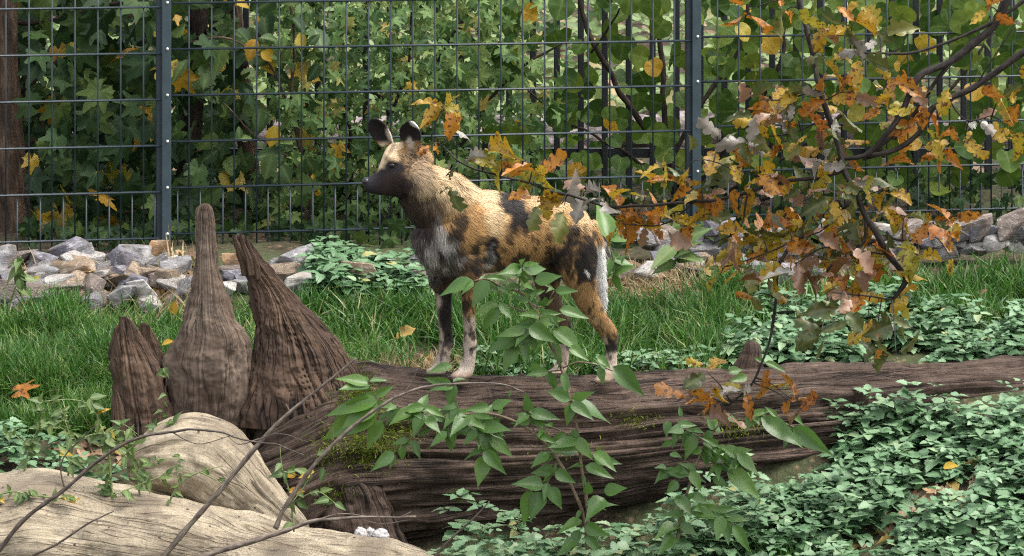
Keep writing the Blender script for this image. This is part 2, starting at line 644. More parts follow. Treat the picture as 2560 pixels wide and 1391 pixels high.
M_GSTEM = wood_mat('green_stem', (.07, .10, .03), (.16, .20, .07), (.25, .30, .12), .6, 30, 120, bumpd=.0006, spec=.4)

M_SYC = leaf_mat('sycamore_leaf', [(0, (.014, .036, .011)), (.5, (.024, .058, .016)), (.8, (.045, .085, .02)), (1, (.08, .12, .022))], .6, .2, .25, (.10, .15, .05), .5)
M_SYCY = leaf_mat('sycamore_leaf_yellow', [(0, (.28, .14, .012)), (.6, (.40, .25, .02)), (1, (.26, .24, .03))], .5, .35, .3, (.5, .35, .1), .4, (.10, .04, .01), .56, .68, 18)
M_FMAP = leaf_mat('field_maple_leaf', [(0, (.040, .092, .025)), (.35, (.088, .17, .046)), (.75, (.16, .255, .075)), (.95, (.25, .32, .09)), (1, (.36, .27, .07))], .58, .25, .3, (.30, .36, .14), .45)
M_LIME = leaf_mat('lime_leaf', [(0, (.030, .070, .010)), (.4, (.055, .11, .014)), (.75, (.095, .155, .02)), (1, (.16, .21, .026))], .6, .2, .38, (.22, .28, .08), .35)
M_LIMEY = leaf_mat('lime_leaf_yellow', [(0, (.45, .24, .02)), (.6, (.5, .34, .03)), (1, (.36, .32, .05))], .5, .35, .35, (.6, .45, .12), .3, (.16, .07, .015), .62, .7, 24)
M_HORN = leaf_mat('hornbeam_leaf', [(0, (.035, .075, .025)), (.6, (.065, .115, .04)), (1, (.12, .18, .05))], .58, .25, .3, (.2, .27, .1), .5)
M_SHRUB = leaf_mat('shrub_leaf', [(0, (.024, .075, .012)), (.35, (.048, .135, .016)), (.7, (.095, .215, .02)), (1, (.18, .31, .025))], .36, .5, .36, (.16, .24, .08), .4, under=(.08, .16, .035))
M_NETT = leaf_mat('nettle_leaf', [(0, (.06, .14, .05)), (.35, (.11, .225, .10)), (.75, (.19, .315, .165)), (.96, (.27, .38, .20)), (1, (.38, .34, .12))], .48, .5, .24, (.22, .3, .16), .4)
M_FAR = leaf_mat('far_ground_leaf', [(0, (.08, .14, .035)), (.5, (.15, .225, .07)), (.9, (.24, .31, .11)), (1, (.34, .22, .10))], .55, .4, .25, (.3, .36, .15), .2)
M_OAKY = leaf_mat('oak_leaf_yellow', [(0, (.33, .18, .013)), (.5, (.44, .28, .018)), (1, (.25, .24, .025))], .42, .45, .35, (.45, .32, .06), .35, (.09, .032, .010), .545, .62, 75)
M_OAKO = leaf_mat('oak_leaf_orange', [(0, (.36, .13, .014)), (.6, (.45, .19, .018)), (1, (.32, .10, .016))], .42, .45, .32, (.45, .25, .05), .3, (.08, .025, .008), .53, .62, 65)
M_OAKB = leaf_mat('oak_leaf_brown', [(0, (.12, .05, .018)), (.4, (.19, .085, .033)), (.8, (.24, .125, .06)), (1, (.29, .17, .10))], .36, .6, .2, (.3, .18, .1), .3, (.07, .028, .012), .55, .66, 40, under=(.24, .14, .085))
M_OAKG = leaf_mat('oak_leaf_green', [(0, (.055, .075, .022)), (.6, (.095, .11, .03)), (1, (.17, .17, .04))], .40, .5, .25, (.25, .25, .08), .4, (.14, .075, .02), .6, .7, 30)
M_OAKP = leaf_mat('oak_leaf_pale', [(0, (.20, .18, .15)), (.6, (.28, .25, .21)), (1, (.17, .18, .14))], .38, .6, .15, (.4, .33, .25), .4, (.2, .12, .07), .6, .72, 35)
M_LITTER = leaf_mat('leaf_litter', [(0, (.13, .07, .035)), (.4, (.24, .15, .085)), (.7, (.35, .24, .15)), (.88, (.42, .25, .05)), (1, (.2, .2, .07))], .6, .35, .15, (.3, .2, .1), .3)
M_GRASS = leaf_mat('grass_blade', [(0, (.026, .092, .013)), (.5, (.062, .172, .022)), (.85, (.12, .26, .042)), (.94, (.20, .29, .085)), (1, (.40, .35, .17))], .45, .4, .3, (.1, .18, .05), .1)
M_STRAW = leaf_mat('dry_grass', [(0, (.26, .19, .09)), (.5, (.40, .31, .17)), (1, (.5, .42, .25))], .6, .3, .25, (.5, .4, .2), .1)
M_MOSS = leaf_mat('moss', [(0, (.07, .11, .012)), (.6, (.16, .21, .025)), (1, (.25, .30, .04))], .7, .2, .25, (.1, .15, .03), .1)


def rock_mat(name, a, b, c, vein=(.5, .48, .45)):
    t = NT(name)
    tc = t.n('ShaderNodeTexCoord').outputs['Object']
    oi = t.n('ShaderNodeObjectInfo')
    ad = t.n('ShaderNodeVectorMath', operation='ADD')
    t.l(tc, ad.inputs[0])
    cv = t.n('ShaderNodeCombineXYZ')
    m = t.math('MULTIPLY', oi.outputs['Random'], 37.0)
    for k in range(3): t.l(m, cv.inputs[k])
    t.l(cv.outputs[0], ad.inputs[1])
    v = ad.outputs[0]
    n1 = t.noise(v, 9, 5, .65, (1, 1, 2.6), .6)
    n2 = t.noise(v, 45, 4, .65)
    col = t.ramp(n1, [(.3, a), (.52, b), (.7, c)])
    n3 = t.noise(v, 6, 3, .5, (1, 1, 3), 2.0)
    vf = t.ramp(n3, [(.485, (0, 0, 0)), (.5, (.7, .7, .7)), (.515, (0, 0, 0))])
    col = t.mix(vf, col, vein)
    col = t.mix(.5, col, t.ramp(n2, [(.3, (.4, .4, .4)), (.65, (1, 1, 1))]), 'MULTIPLY')
    n4 = t.noise(v, 11, 4, .6)
    col = t.mix(t.math('MULTIPLY', t.ramp(n4, [(.48, (0, 0, 0)), (.66, (1, 1, 1))]), .6), col, (.105, .078, .052))
    br = t.math('ADD', t.math('MULTIPLY', oi.outputs['Random'], .45), .78)
    cb = t.n('ShaderNodeCombineColor')
    for k in range(3): t.l(br, cb.inputs[k])
    col = t.mix(1.0, col, cb.outputs[0], 'MULTIPLY')
    f = t.math('ADD', n1, t.math('MULTIPLY', n2, .4))
    return t.bsdf(col, .8, .35, t.bump(f, .9, .012))


M_RGREY = rock_mat('rock_grey', (.085, .083, .086), (.185, .18, .182), (.33, .32, .31))
M_RSLATE = rock_mat('rock_slate', (.075, .07, .085), (.15, .145, .17), (.28, .27, .30))
M_RTAN = rock_mat('rock_tan', (.11, .075, .045), (.235, .17, .112), (.38, .31, .235))
M_RWHITE = rock_mat('rock_white', (.19, .175, .155), (.36, .34, .315), (.54, .52, .485))
M_RORANGE = rock_mat('rock_orange', (.20, .105, .045), (.36, .21, .10), (.42, .31, .2))
M_RBROWN = rock_mat('rock_brown', (.08, .06, .05), (.17, .135, .115), (.30, .25, .21))
RMAT = dict(g=M_RGREY, s=M_RSLATE, t=M_RTAN, w=M_RWHITE, o=M_RORANGE, b=M_RBROWN)
RWORD = dict(g='grey', s='dark slate', t='tan', w='whitish', o='orange brown', b='dark brown')

# ------------------------------------------------------------------ ground
_zx = np.array([-4, -2.2, -1.2, -.75, -.4, .3, .9, 1.7, 2.6, 6])
_zf = np.array([-.22, -.20, -.27, -.50, -.60, -.62, -.46, -.24, -.16, -.1])


def ground_z(X, Y):
    X = np.asarray(X, float)
    Y = np.asarray(Y, float)
    zf = np.interp(X, _zx, _zf)
    front = zf - np.minimum(.36 * np.maximum(11.6 - Y, 0), .75 + .02 * np.maximum(11.6 - Y, 0))
    mid = -.07 + .09 * smooth(12.3, 13.0, Y) + .15 * smooth(12.9, 13.5, Y) + .05 * smooth(14, 15.5, Y) + .05 * smooth(16, 19, Y)
    w = smooth(11.6, 12.35, Y)
    z = front * (1 - w) + mid * w
    p = np.stack(np.broadcast_arrays(X * 1.7, Y * 1.7, np.zeros_like(X + Y)), -1)
    q = np.stack(np.broadcast_arrays(X * 9, Y * 9, np.zeros_like(X + Y)), -1)
    return z + (vnoise(p, 3) - .5) * .05 + (vnoise(q, 4) - .5) * .022


def row_to_Y(px, py, lo=10.4, hi=13.7):
    """depth at which the ground shows on row py of column px"""
    Ys = np.linspace(lo, hi, 120)
    rows = HY + F * (H - ground_z((px - 1280) * Ys / F, Ys)) / Ys
    k = np.argmin(np.abs(rows - py))
    return float(Ys[k])


xs = np.unique(np.concatenate([np.linspace(-120, -6, 30), np.linspace(-6, 6, 241), np.linspace(6, 120, 30)]))
ys = np.unique(np.concatenate([np.linspace(-60, 9, 40), np.linspace(9, 20, 221), np.linspace(20, 200, 60)]))
gx, gy = np.meshgrid(xs, ys)
gz = ground_z(gx, gy)
gV = np.stack([gx, gy, gz], -1).reshape(-1, 3)
ground = link('ground', make_mesh('ground', gV, [grid_faces(len(ys), len(xs), False)]), M_SOIL)
tag(ground, 'brown soil with leaf litter under the grass and nettles', 'ground', None, 'structure')


def on_ground(X, Y):
    return np.stack([X, Y, ground_z(X, Y)], -1)


# ------------------------------------------------------------------ mesh panel fence
def fence_Y(X):
    return 13.8 + (X + 2.197) * .177


FD = np.array([1, .177, 0]) / math.hypot(1, .177)      # along the fence
FN = np.array([-.177, 1, 0]) / math.hypot(1, .177)     # away from the camera
PX0 = -1.497                                            # X of the post seen left of the stumps
POST0 = np.array([PX0, fence_Y(PX0), 0])
PITCH = 2.353
fence = thing('mesh_fence', POST0 + np.array([0, 0, .15]), 'dark blue-green welded mesh fence with bolted posts behind the rocks', 'fence')


def box_mesh(name, sx, sy, sz, bev=.003):
    """box centred on x,y standing on z=0, chamfered uprights, axes: x along fence, y across"""
    hx, hy, b = sx / 2, sy / 2, bev
    ring = np.array([(-hx + b, -hy), (hx - b, -hy), (hx, -hy + b), (hx, hy - b), (hx - b, hy), (-hx + b, hy), (-hx, hy - b), (-hx, -hy + b)])
    V = np.vstack([np.c_[ring, np.zeros(8)], np.c_[ring, np.full(8, sz)]])
    k = np.arange(8)
    q = np.stack([k, (k + 1) % 8, (k + 1) % 8 + 8, k + 8], 1)
    return make_mesh(name, V, [q, np.array([k[::-1], k + 8])], False)


def rod_mesh(name, r, L, n=8):
    th = np.linspace(0, 2 * np.pi, n, endpoint=False)
    ring = np.c_[np.cos(th) * r, np.sin(th) * r]
    V = np.vstack([np.c_[ring, np.zeros(n)], np.c_[ring, np.full(n, L)]])
    k = np.arange(n)
    return make_mesh(name, V, [np.stack([k, (k + 1) % n, (k + 1) % n + n, k + n], 1), np.array([k[::-1], k + n])], True)


RF = Matrix(((FD[0], FN[0], 0, 0), (FD[1], FN[1], 0, 0), (0, 0, 1, 0), (0, 0, 0, 1)))
RH = Matrix(((0, FN[0], FD[0], 0), (0, FN[1], FD[1], 0), (1, 0, 0, 0), (0, 0, 0, 1)))   # local z -> along fence
me_post = box_mesh('post', .060, .040, 1.75)
me_bar = box_mesh('cover_bar', .041, .008, 1.66)
me_h = rod_mesh('rail_wire', .0043, PITCH - .005)
me_v = rod_mesh('upright_wire', .0036, 1.58)
me_vs = rod_mesh('upright_wire_short', .0036, .42)
bth = np.linspace(0, 2 * np.pi, 10, endpoint=False)
bV = np.vstack([np.c_[np.cos(bth) * .0062, np.zeros(10), np.sin(bth) * .0062], np.c_[np.cos(bth) * .0055, np.full(10, -.0045), np.sin(bth) * .0055],
                np.c_[np.cos(bth) * .003, np.full(10, -.006), np.sin(bth) * .003], [[0, -.0065, 0]]])
bk = np.arange(10)
bq = np.vstack([np.stack([bk, (bk + 1) % 10, (bk + 1) % 10 + 10, bk + 10], 1), np.stack([bk + 10, (bk + 1) % 10 + 10, (bk + 1) % 10 + 20, bk + 20], 1)])
me_bolt = make_mesh('bolt', bV, [bq, np.stack([bk + 20, (bk + 1) % 10 + 20, np.full(10, 30)], 1)], True)
HZ = [.037 + .2 * k for k in range(8)]
for pi in (-1, 0, 1, 2):
    base = POST0 + FD * PITCH * pi
    dz = .016 * pi
    if pi in (0, 1):
        post = link('post', me_post, M_POST, fence, Matrix.Translation(Vector(base + FN * .024 - FD * .012 + np.array([0, 0, 0]))) @ RF)
        bar = link('cover_bar', me_bar, M_BAR, fence, Matrix.Translation(Vector(base - FN * .014 + np.array([0, 0, .03]))) @ RF)
        for hz in HZ:
            b = link('bolt', me_bolt, M_BOLT, None)
            b.parent = bar
            b.matrix_basis = Matrix.Translation((.004, -.0042, hz - .03 + dz + .004))
    if pi == 2:
        continue
    for hz in HZ:
        for s in (-1, 1):
            st = base + FD * .0025 + np.array([0, 0, hz + dz]) + FN * s * .0078
            link('rail_wire', me_h, M_FENCE, fence, Matrix.Translation(Vector(st)) @ RH)
    for k in range(1, 24):
        st = base + FD * (PITCH * k / 24.0 + .0) + np.array([0, 0, .02 + dz])
        link('upright_wire', me_v, M_FENCE, fence, Matrix.Translation(Vector(st)))
    for k in range(24):
        st = base + FD * (PITCH * (k + .5) / 24.0) + np.array([0, 0, .02 + dz])
        link('upright_wire', me_vs, M_FENCE, fence, Matrix.Translation(Vector(st)))

# ------------------------------------------------------------------ dark picket fence behind it
PY = 15.4
picket_fence = thing('picket_fence', (.6, PY, .2), 'black iron picket fence standing behind the mesh fence', 'fence')
me_pick = box_mesh('picket', .030, .022, 1.9, .004)
for k in range(46):
    px = 615 + 59.8 * k
    p = P(px, 480, PY)
    pick = link('picket', me_pick, M_IRON, picket_fence, Matrix.Translation((p[0], PY + .0015 * (k % 3), .20)))
for zz in (.375, 1.80):
    link('rail', box_mesh('rail', 5.6, .030, .045, .004), M_IRON, picket_fence, Matrix.Translation((.95, PY + .03, zz)))

# ------------------------------------------------------------------ low stone kerb and the bright bank beyond
kerb_pts = [(-3.6, 17.0, .34), (-1, 17.0, .36), (.2, 17.05, .36), (1.4, 17.1, .37), (4.5, 17.1, .38)]
S = [np.r_[np.array(q) - np.array([0, 0, .10]), 0, 0, .115, 0, .16, 0] for q in kerb_pts]
kV, kF, kG = loft(S, 160, 20, lambda th, t, L, r: (fbm(np.stack([np.cos(th) * 2, np.sin(th) * 2, L * 4], -1), 5, 4) - .5) * .09)
low_wall = link('stone_kerb', make_mesh('stone_kerb', kV, kF, True, {'grain': kG}), None)
tk = NT('kerb_stone')
kp = tk.geo()
kc = tk.ramp(tk.noise(kp, 9, 6, .65, (1, 1, 2.5)), [(.38, (.05, .042, .04)), (.52, (.15, .125, .12)), (.66, (.28, .245, .235))])
low_wall.data.materials.append(tk.bsdf(kc, .9, .2, tk.bump(tk.noise(kp, 30, 4, .6), 1.0, .02)))
tag(low_wall, 'rough pinkish grey stone kerb running behind the picket fence', 'kerb')

n = 9000
X = RNG.uniform(-4.2, 4.6, n)
Y = 17.3 + (RNG.uniform(0, 1, n) ** 1.25) * 13
keep = fbm(np.stack([X * .9, Y * .6, X * 0], -1), 9, 3) > .40
X, Y = X[keep], Y[keep]
n = len(X)
B = on_ground(X, Y) + np.c_[np.zeros(n), np.zeros(n), RNG.uniform(.02, .22, n)]
dr = RNG.normal(0, 1, (n, 3)) * [1, 1, .35]
nr = RNG.normal(0, .35, (n, 3)) + [0, -.35, 1]
V, fa, at = scatter(OVAT[0], B, dr, nr, RNG.uniform(.06, .13, n), RNG.uniform(0, 1, n))
far = link('ground_cover', make_mesh('ground_cover', V, fa, True, at), M_FAR)
tag(far, 'pale green low ground cover on the bright bank beyond the fences', 'ground cover', None, 'stuff')
n = 1500
X = RNG.uniform(-3, 3.4, n)
Y = RNG.uniform(15.6, 24, n)
B = on_ground(X, Y) + np.c_[np.zeros(n), np.zeros(n), RNG.uniform(.01, .03, n)]
V, fa, at = scatter(OVAT[0], B, RNG.normal(0, 1, (n, 3)) * [1, 1, .2], RNG.normal(0, .4, (n, 3)) + [0, -.2, 1], RNG.uniform(.05, .11, n), RNG.uniform(0, 1, n))
tag(link('leaf_litter', make_mesh('leaf_litter', V, fa, True, at), M_LITTER), 'fallen brown leaves scattered between the two fences and beyond', 'leaf litter', None, 'stuff')


# ------------------------------------------------------------------ trees and shrubs behind the mesh fence
def trunk_part(parent, name, pts, mat, nseg=20, rough=.012, nring=60, sd=0):
    """pts: (px, py, Y, radius)"""
    C = np.array([P(a, b, c) for a, b, c, r in pts])
    S = [np.r_[c, q[3], 0, 0, 0, q[3], 0] for c, q in zip(C, pts)]
    V, f, G = loft(S, nring, nseg, lambda th, t, L, r: (fbm(np.stack([np.cos(th) * 4, np.sin(th) * 4, L * 5], -1), sd, 4) - .5) * rough * 2)
    return link(name, make_mesh(name, local(parent, V), f, True, {'grain': G}), mat, parent)


def branch_part(parent, name, pts, radii, mat, jitter=.01, nseg=7, sd=0, n=None):
    C = np.array([P(*q) for q in pts])
    V, f, G = tube(C, radii, nseg, n, jitter, sd)
    return link(name, make_mesh(name, local(parent, V), f, True, {'grain': G}), mat, parent)


def leaf_cloud(region, n, Yr, size, seed, face=(0, -1, .35), spread=.45, mind=0):
    """random hanging leaves inside polygon-ish region function; returns base,dir,normal,size,rnd"""
    r = np.random.default_rng(seed)
    out = []
    tries = 0
    while len(out) < n and tries < n * 60:
        tries += 1
        px, py = r.uniform(region[0], region[1]), r.uniform(region[2], region[3])
        if region[4] is not None and r.uniform() > region[4](px, py):
            continue
        Yv = r.uniform(*Yr)
        out.append((*P(px, py, Yv), px, py))
    o = np.array(out)
    m = len(o)
    nr = r.normal(0, spread, (m, 3)) + np.array(face)
    dr = r.normal(0, .55, (m, 3)) + np.array([0, -.15, -.55])
    return o[:, :3], dr, nr, r.uniform(size[0], size[1], m), r.uniform(0, 1, m), o[:, 3:]


def add_leaves(parent, name, tmpls, mats, cl, key):
    """each leaf an object of its own, sharing meshes; mats: list of (prob, material)"""
    B, D, N, S, R = cl[:5]
    r = np.random.default_rng(len(B) + len(key))
    inv = parent.matrix_basis.inverted()
    for i in range(len(B)):
        k = r.integers(len(tmpls))
        u, m = r.uniform(), mats[-1][1]
        acc = 0
        for p, mm in mats:
            acc += p
            if u < acc:
                m = mm
                break
        d = D[i] / (np.linalg.norm(D[i]) + 1e-9)
        M = frame(B[i], B[i] + d * S[i], N[i])
        o = bpy.data.objects.new(name, leaf_mesh('%s_%d' % (key, k), tmpls[k], m))
        COL.objects.link(o)
        o.parent = parent
        o.matrix_basis = inv @ M


def add_mass(parent, name, tmpl, mat, cl, label=None):
    B, D, N, S, R = cl[:5]
    V, fa, at = scatter(tmpl, B, D, N, S, R)
    o = link(name, make_mesh(name, local(parent, V) if parent else V, fa, True, at), mat, parent)
    o['kind'] = 'stuff'
    return o


# sycamore: trunk at the left edge
sp = P(30, 640, 14.55)
syc = thing('sycamore_tree', (sp[0], 14.55, float(ground_z(sp[0], 14.55))), 'brown barked tree at the left edge with large dark lobed leaves', 'tree')
trunk_part(syc, 'trunk', [(42, 690, 14.55, .115), (38, 600, 14.55, .088), (22, 450, 14.55, .084), (8, 200, 14.55, .073), (2, -60, 14.55, .068), (-10, -400, 14.55, .06)], M_TRUNK, 28, .016, 90, 3)
for i, (pts, rr) in enumerate([
    ([(40, 120, 14.6), (75, 260, 14.6), (110, 330, 14.62), (180, 420, 14.65)], [.012, .010, .007]),
    ([(30, 250, 14.6), (90, 200, 14.65), (200, 120, 14.7), (330, 40, 14.8)], [.012, .009, .006]),
    ([(20, 420, 14.6), (120, 330, 14.7), (290, 300, 14.8), (420, 210, 14.9)], [.012, .008, .005]),
    ([(50, 560, 14.6), (160, 470, 14.7), (330, 420, 14.8), (500, 380, 14.9)], [.012, .008, .005]),
    ([(10, 60, 14.6), (160, 40, 14.8), (380, -20, 15)], [.014, .01, .006])]):
    branch_part(syc, 'branch', pts, rr, M_DARKBARK, .05, 7, i)


def d_syc(px, py):
    if px < 60 and py > 60: return .12
    if px > 470: return .35 if py < 560 else .15
    return 1.0 if py < 540 else .75


cl = leaf_cloud((10, 640, -40, 610, d_syc), 265, (14.15, 14.75), (.075, .14), 21, spread=.4)
keepm = ~((cl[5][:, 0] < 75) & (cl[0][:, 1] < 14.55))
cl = tuple(c[keepm] for c in cl)
add_leaves(syc, 'leaf', SYC, [(.91, M_SYC), (.09, M_SYCY)], cl, 'sycamore_leaf')
cl = leaf_cloud((-250, 600, -60, 620, lambda a, b: 1), 900, (14.8, 16.2), (.08, .13), 22, spread=.6)
add_mass(syc, 'inner_foliage', SYC[0], M_SYC, cl)
cl = leaf_cloud((-500, 650, -900, -60, lambda a, b: 1), 900, (14.3, 16.2), (.08, .13), 23, (0, -.3, 1), .5)
add_mass(syc, 'upper_foliage', SYC[1], M_SYC, cl)

# two dark trunks behind
for i, (pts, lab) in enumerate([
    ([(462, 640, 15.0, .055), (468, 420, 15.0, .048), (490, 200, 15.0, .046), (498, 80, 15.0, .04), (490, -200, 15, .038)], 'dark slender tree trunk just right of the left fence post'),
    ([(625, 640, 15.15, .05), (622, 420, 15.1, .044), (603, 180, 15.1, .042), (590, 60, 15.1, .035), (575, -200, 15.1, .03)], 'reddish brown leaning tree trunk behind the hornbeam leaves')]):
    b = P(pts[0][0], pts[0][1], pts[0][2])
    tr = thing('tree_trunk', (b[0], b[1], float(ground_z(b[0], b[1]))), lab, 'tree')
    trunk_part(tr, 'trunk', pts, M_DARKBARK if i == 0 else M_TRUNK, 18, .012, 60, 11 + i)
    branch_part(tr, 'branch', [(pts[2][0], pts[2][1], 15), (pts[2][0] + 60, 60, 15.05), (pts[2][0] + 150, -50, 15.1)], [.014, .01, .007], M_DARKBARK, .03, 7, 5 + i)

# hornbeam-like sapling between the post and the hedge
hb = P(770, 640, 14.35)
horn = thing('hornbeam_sapling', (hb[0], 14.4, float(ground_z(hb[0], 14.4))), 'sapling with large toothed oval leaves right of the left fence post', 'sapling')
branch_part(horn, 'stem', [(790, 650, 14.45), (775, 480, 14.42), (745, 330, 14.4), (730, 250, 14.4), (735, 100, 14.4), (720, -60, 14.4)], [.011, .010, .009, .007, .005], M_TRUNK, .03, 8, 3)
branch_part(horn, 'branch', [(735, 290, 14.4), (660, 150, 14.35), (560, 95, 14.3), (470, 110, 14.3)], [.006, .004, .003], M_TRUNK, .03, 6, 4)
branch_part(horn, 'branch', [(760, 440, 14.4), (700, 380, 14.3), (620, 330, 14.25), (560, 260, 14.25)], [.006, .004, .003], M_TRUNK, .03, 6, 5)
cl = leaf_cloud((440, 800, -30, 600, lambda a, b: .9 if b < 480 else .5), 95, (14.2, 14.7), (.085, .15), 31, spread=.5)
add_leaves(horn, 'leaf', HORN, [(.72, M_HORN), (.17, M_SYC), (.11, M_LIMEY)], cl, 'hornbeam_leaf')
for (a, b, c, d, m) in [(690, 318, 672, 372, M_LIMEY), (680, 390, 660, 455, M_HORN), (705, 415, 728, 462, M_HORN), (600, 345, 596, 315, M_FMAP), (600, 345, 580, 348, M_FMAP),
                        (602, 347, 630, 345, M_FMAP), (640, 40, 648, 55, M_LIMEY), (655, 130, 680, 155, M_LIMEY), (650, 280, 640, 330, M_HORN), (775, 110, 800, 85, M_HORN)]:
    Mx = frame(P(a, b, 14.12), P(c, d, 14.12), (0, -1, .3))
    o = bpy.data.objects.new('leaf', leaf_mesh('hornbeam_leaf_wide', HORN[0], m))
    COL.objects.link(o)
    o.parent = horn
    o.matrix_basis = horn.matrix_basis.inverted() @ Mx

# field maple hedge in the middle
mb = P(960, 640, 14.6)
fm = thing('field_maple_shrub', (mb[0], 14.6, float(ground_z(mb[0], 14.6))), 'field maple shrub with dense small light green lobed leaves behind the dog', 'shrub')
for i, pts in enumerate([
    [(860, 640, 14.7), (880, 420, 14.7), (850, 200, 14.7), (870, -40, 14.7)],
    [(1000, 640, 14.7), (985, 400, 14.7), (960, 250, 14.65), (900, 220, 14.6), (880, 180, 14.6)],
    [(1080, 640, 14.8), (1060, 300, 14.8), (1130, 90, 14.75), (1240, -30, 14.7)],
    [(1040, 620, 14.7), (1180, 320, 14.7), (1290, 180, 14.7), (1420, 100, 14.7)],
    [(930, 640, 14.7), (940, 400, 14.7), (1010, 200, 14.7), (1040, -40, 14.7)]]):
    branch_part(fm, 'stem', pts, [.012, .010, .007, .005], M_DARKBARK, .05, 7, 40 + i)


def d_fm(px, py):
    e = smooth(1230, 1420, px) * .85 + smooth(720, 640, px) * .7
    return float(np.clip(1 - e, .03, 1)) * (1 if py < 520 else .75)


cl = leaf_cloud((640, 1420, -25, 625, d_fm), 300, (14.26, 14.5), (.046, .075), 41, (0, -1, .45), .5)
add_leaves(fm, 'leaf', FMAP, [(.97, M_FMAP), (.03, M_LIMEY)], cl, 'field_maple_leaf')
cl = leaf_cloud((640, 1420, -60, 640, d_fm), 1500, (14.4, 15.3), (.045, .075), 42, (0, -.8, .6), .6)
add_mass(fm, 'inner_foliage', FMAP[0], M_FMAP, cl)
cl = leaf_cloud((620, 1300, -700, -60, lambda a, b: 1), 160, (14.5, 15.2), (.05, .08), 43, (0, -.3, 1), .5)
add_mass(fm, 'upper_foliage', FMAP[1], M_FMAP, cl)

# lime with round leaves on the right
lb = P(1690, 560, 14.9)
lime = thing('lime_tree', (lb[0], 14.9, float(ground_z(lb[0], 14.9))), 'young lime tree with round heart shaped leaves around the right fence post', 'tree')
branch_part(lime, 'trunk', [(1700, 590, 14.9), (1672, 400, 14.88), (1640, 350, 14.86), (1580, 275, 14.84), (1520, 175, 14.82), (1490, 120, 14.8), (1458, 40, 14.8), (1440, -60, 14.8)], [.018, .016, .014, .013, .012, .011, .010], M_DARKBARK, .02, 10, 61, 60)
for i, (pts, rr) in enumerate([
    ([(1668, 380, 14.9), (1655, 200, 14.95), (1640, 40, 15), (1640, -60, 15)], [.013, .012, .010]),
    ([(1700, 470, 14.9), (1600, 410, 14.85), (1520, 360, 14.8), (1400, 300, 14.8), (1310, 215, 14.8)], [.010, .008, .006, .004]),
    ([(1660, 430, 14.8), (1760, 250, 14.8), (1850, 120, 14.85), (1880, -40, 14.9)], [.012, .010, .008]),
    ([(1700, 520, 14.9), (1840, 330, 14.9), (1950, 160, 14.9), (1960, -40, 15)], [.012, .010, .009]),
    ([(1720, 540, 14.9), (1900, 430, 14.9), (2090, 300, 15), (2250, 120, 15)], [.012, .009, .006]),
    ([(1760, 540, 14.9), (2100, 430, 15), (2350, 250, 15.1), (2500, 60, 15.2)], [.012, .009, .006]),
    ([(1480, 130, 14.8), (1530, 60, 14.75), (1560, 10, 14.7)], [.006, .004])]):
    branch_part(lime, 'branch', pts, rr, M_DARKBARK, .05, 7, 50 + i)


def d_lime(px, py):
    d = .8 + .2 * smooth(1700, 1850, px)
    if py > 440: d *= .35
    if px < 1750: d *= .5 + .5 * smooth(200, 330, py) + .3 * (py < 120)
    return float(min(1, d))


cl = leaf_cloud((1230, 2580, -25, 480, d_lime), 300, (14.45, 15.0), (.072, .118), 51, (0, -1, .35), .45)
add_leaves(lime, 'leaf', CORD, [(.91, M_LIME), (.09, M_LIMEY)], cl, 'lime_leaf')
cl = leaf_cloud((1240, 2700, -60, 520, lambda a, b: 1 if a > 1780 else .35), 340, (15.0, 16.5), (.09, .14), 52, (0, -.9, .5), .5)
add_mass(lime, 'inner_foliage', CORD[0], M_LIME, cl)
cl = leaf_cloud((1250, 2700, -800, -60, lambda a, b: .8), 200, (14.6, 16), (.09, .14), 53, (0, -.3, 1), .5)
add_mass(lime, 'upper_foliage', CORD[1], M_LIME, cl)

# ivy-like undergrowth along the foot of the fence
cl = leaf_cloud((60, 2560, 430, 640, lambda a, b: .35 + .65 * (b > 520)), 1500, (14.5, 15.3), (.05, .09), 61, (0, -.7, .8), .6)
cl2 = leaf_cloud((60, 2600, 560, 650, lambda a, b: 1), 900, (13.95, 14.5), (.05, .085), 62, (0, -.7, .8), .6)
cl = tuple(np.concatenate([p_, q_]) for p_, q_ in zip(cl, cl2))
ug = add_mass(None, 'undergrowth', FMAP[2], M_SYC, cl)
tag(ug, 'dark low leafy undergrowth along the foot of the mesh fence', 'undergrowth', None, 'stuff')

# ------------------------------------------------------------------ rocks
import bmesh


def rock_mesh(name, sd, sx, sy, sz, npt=15, bev=.06):
    r = np.random.default_rng(sd)
    p = r.uniform(-1, 1, (npt, 3))
    p /= np.max(np.abs(p), axis=1, keepdims=True) ** r.uniform(.45, .95, (npt, 1))
    p[:, 2] = np.where(p[:, 2] < -.5, -.75, p[:, 2])
    bm = bmesh.new()
    for q in p:
        bm.verts.new((q[0] * sx, q[1] * sy, q[2] * sz))
    res = bmesh.ops.convex_hull(bm, input=bm.verts)
    bmesh.ops.delete(bm, geom=[g for g in res['geom_interior'] if isinstance(g, bmesh.types.BMVert)], context='VERTS')
    bmesh.ops.bevel(bm, geom=bm.edges[:], offset=bev * min(sx, sy, sz), segments=1, affect='EDGES')
    bmesh.ops.triangulate(bm, faces=bm.faces[:])
    bmesh.ops.subdivide_edges(bm, edges=bm.edges[:], cuts=1, use_grid_fill=True)
    V = np.array([v.co[:] for v in bm.verts])
    m = min(sx, sy, sz)
    nn = fbm(V / m * 1.3 + sd * 3.7, sd, 3)[:, None] - .5
    V = V * (1 + nn * .14)
    for v, c in zip(bm.verts, V):
        v.co = c
    me = bpy.data.meshes.new(name)
    bm.to_mesh(me)
    bm.free()
    return me


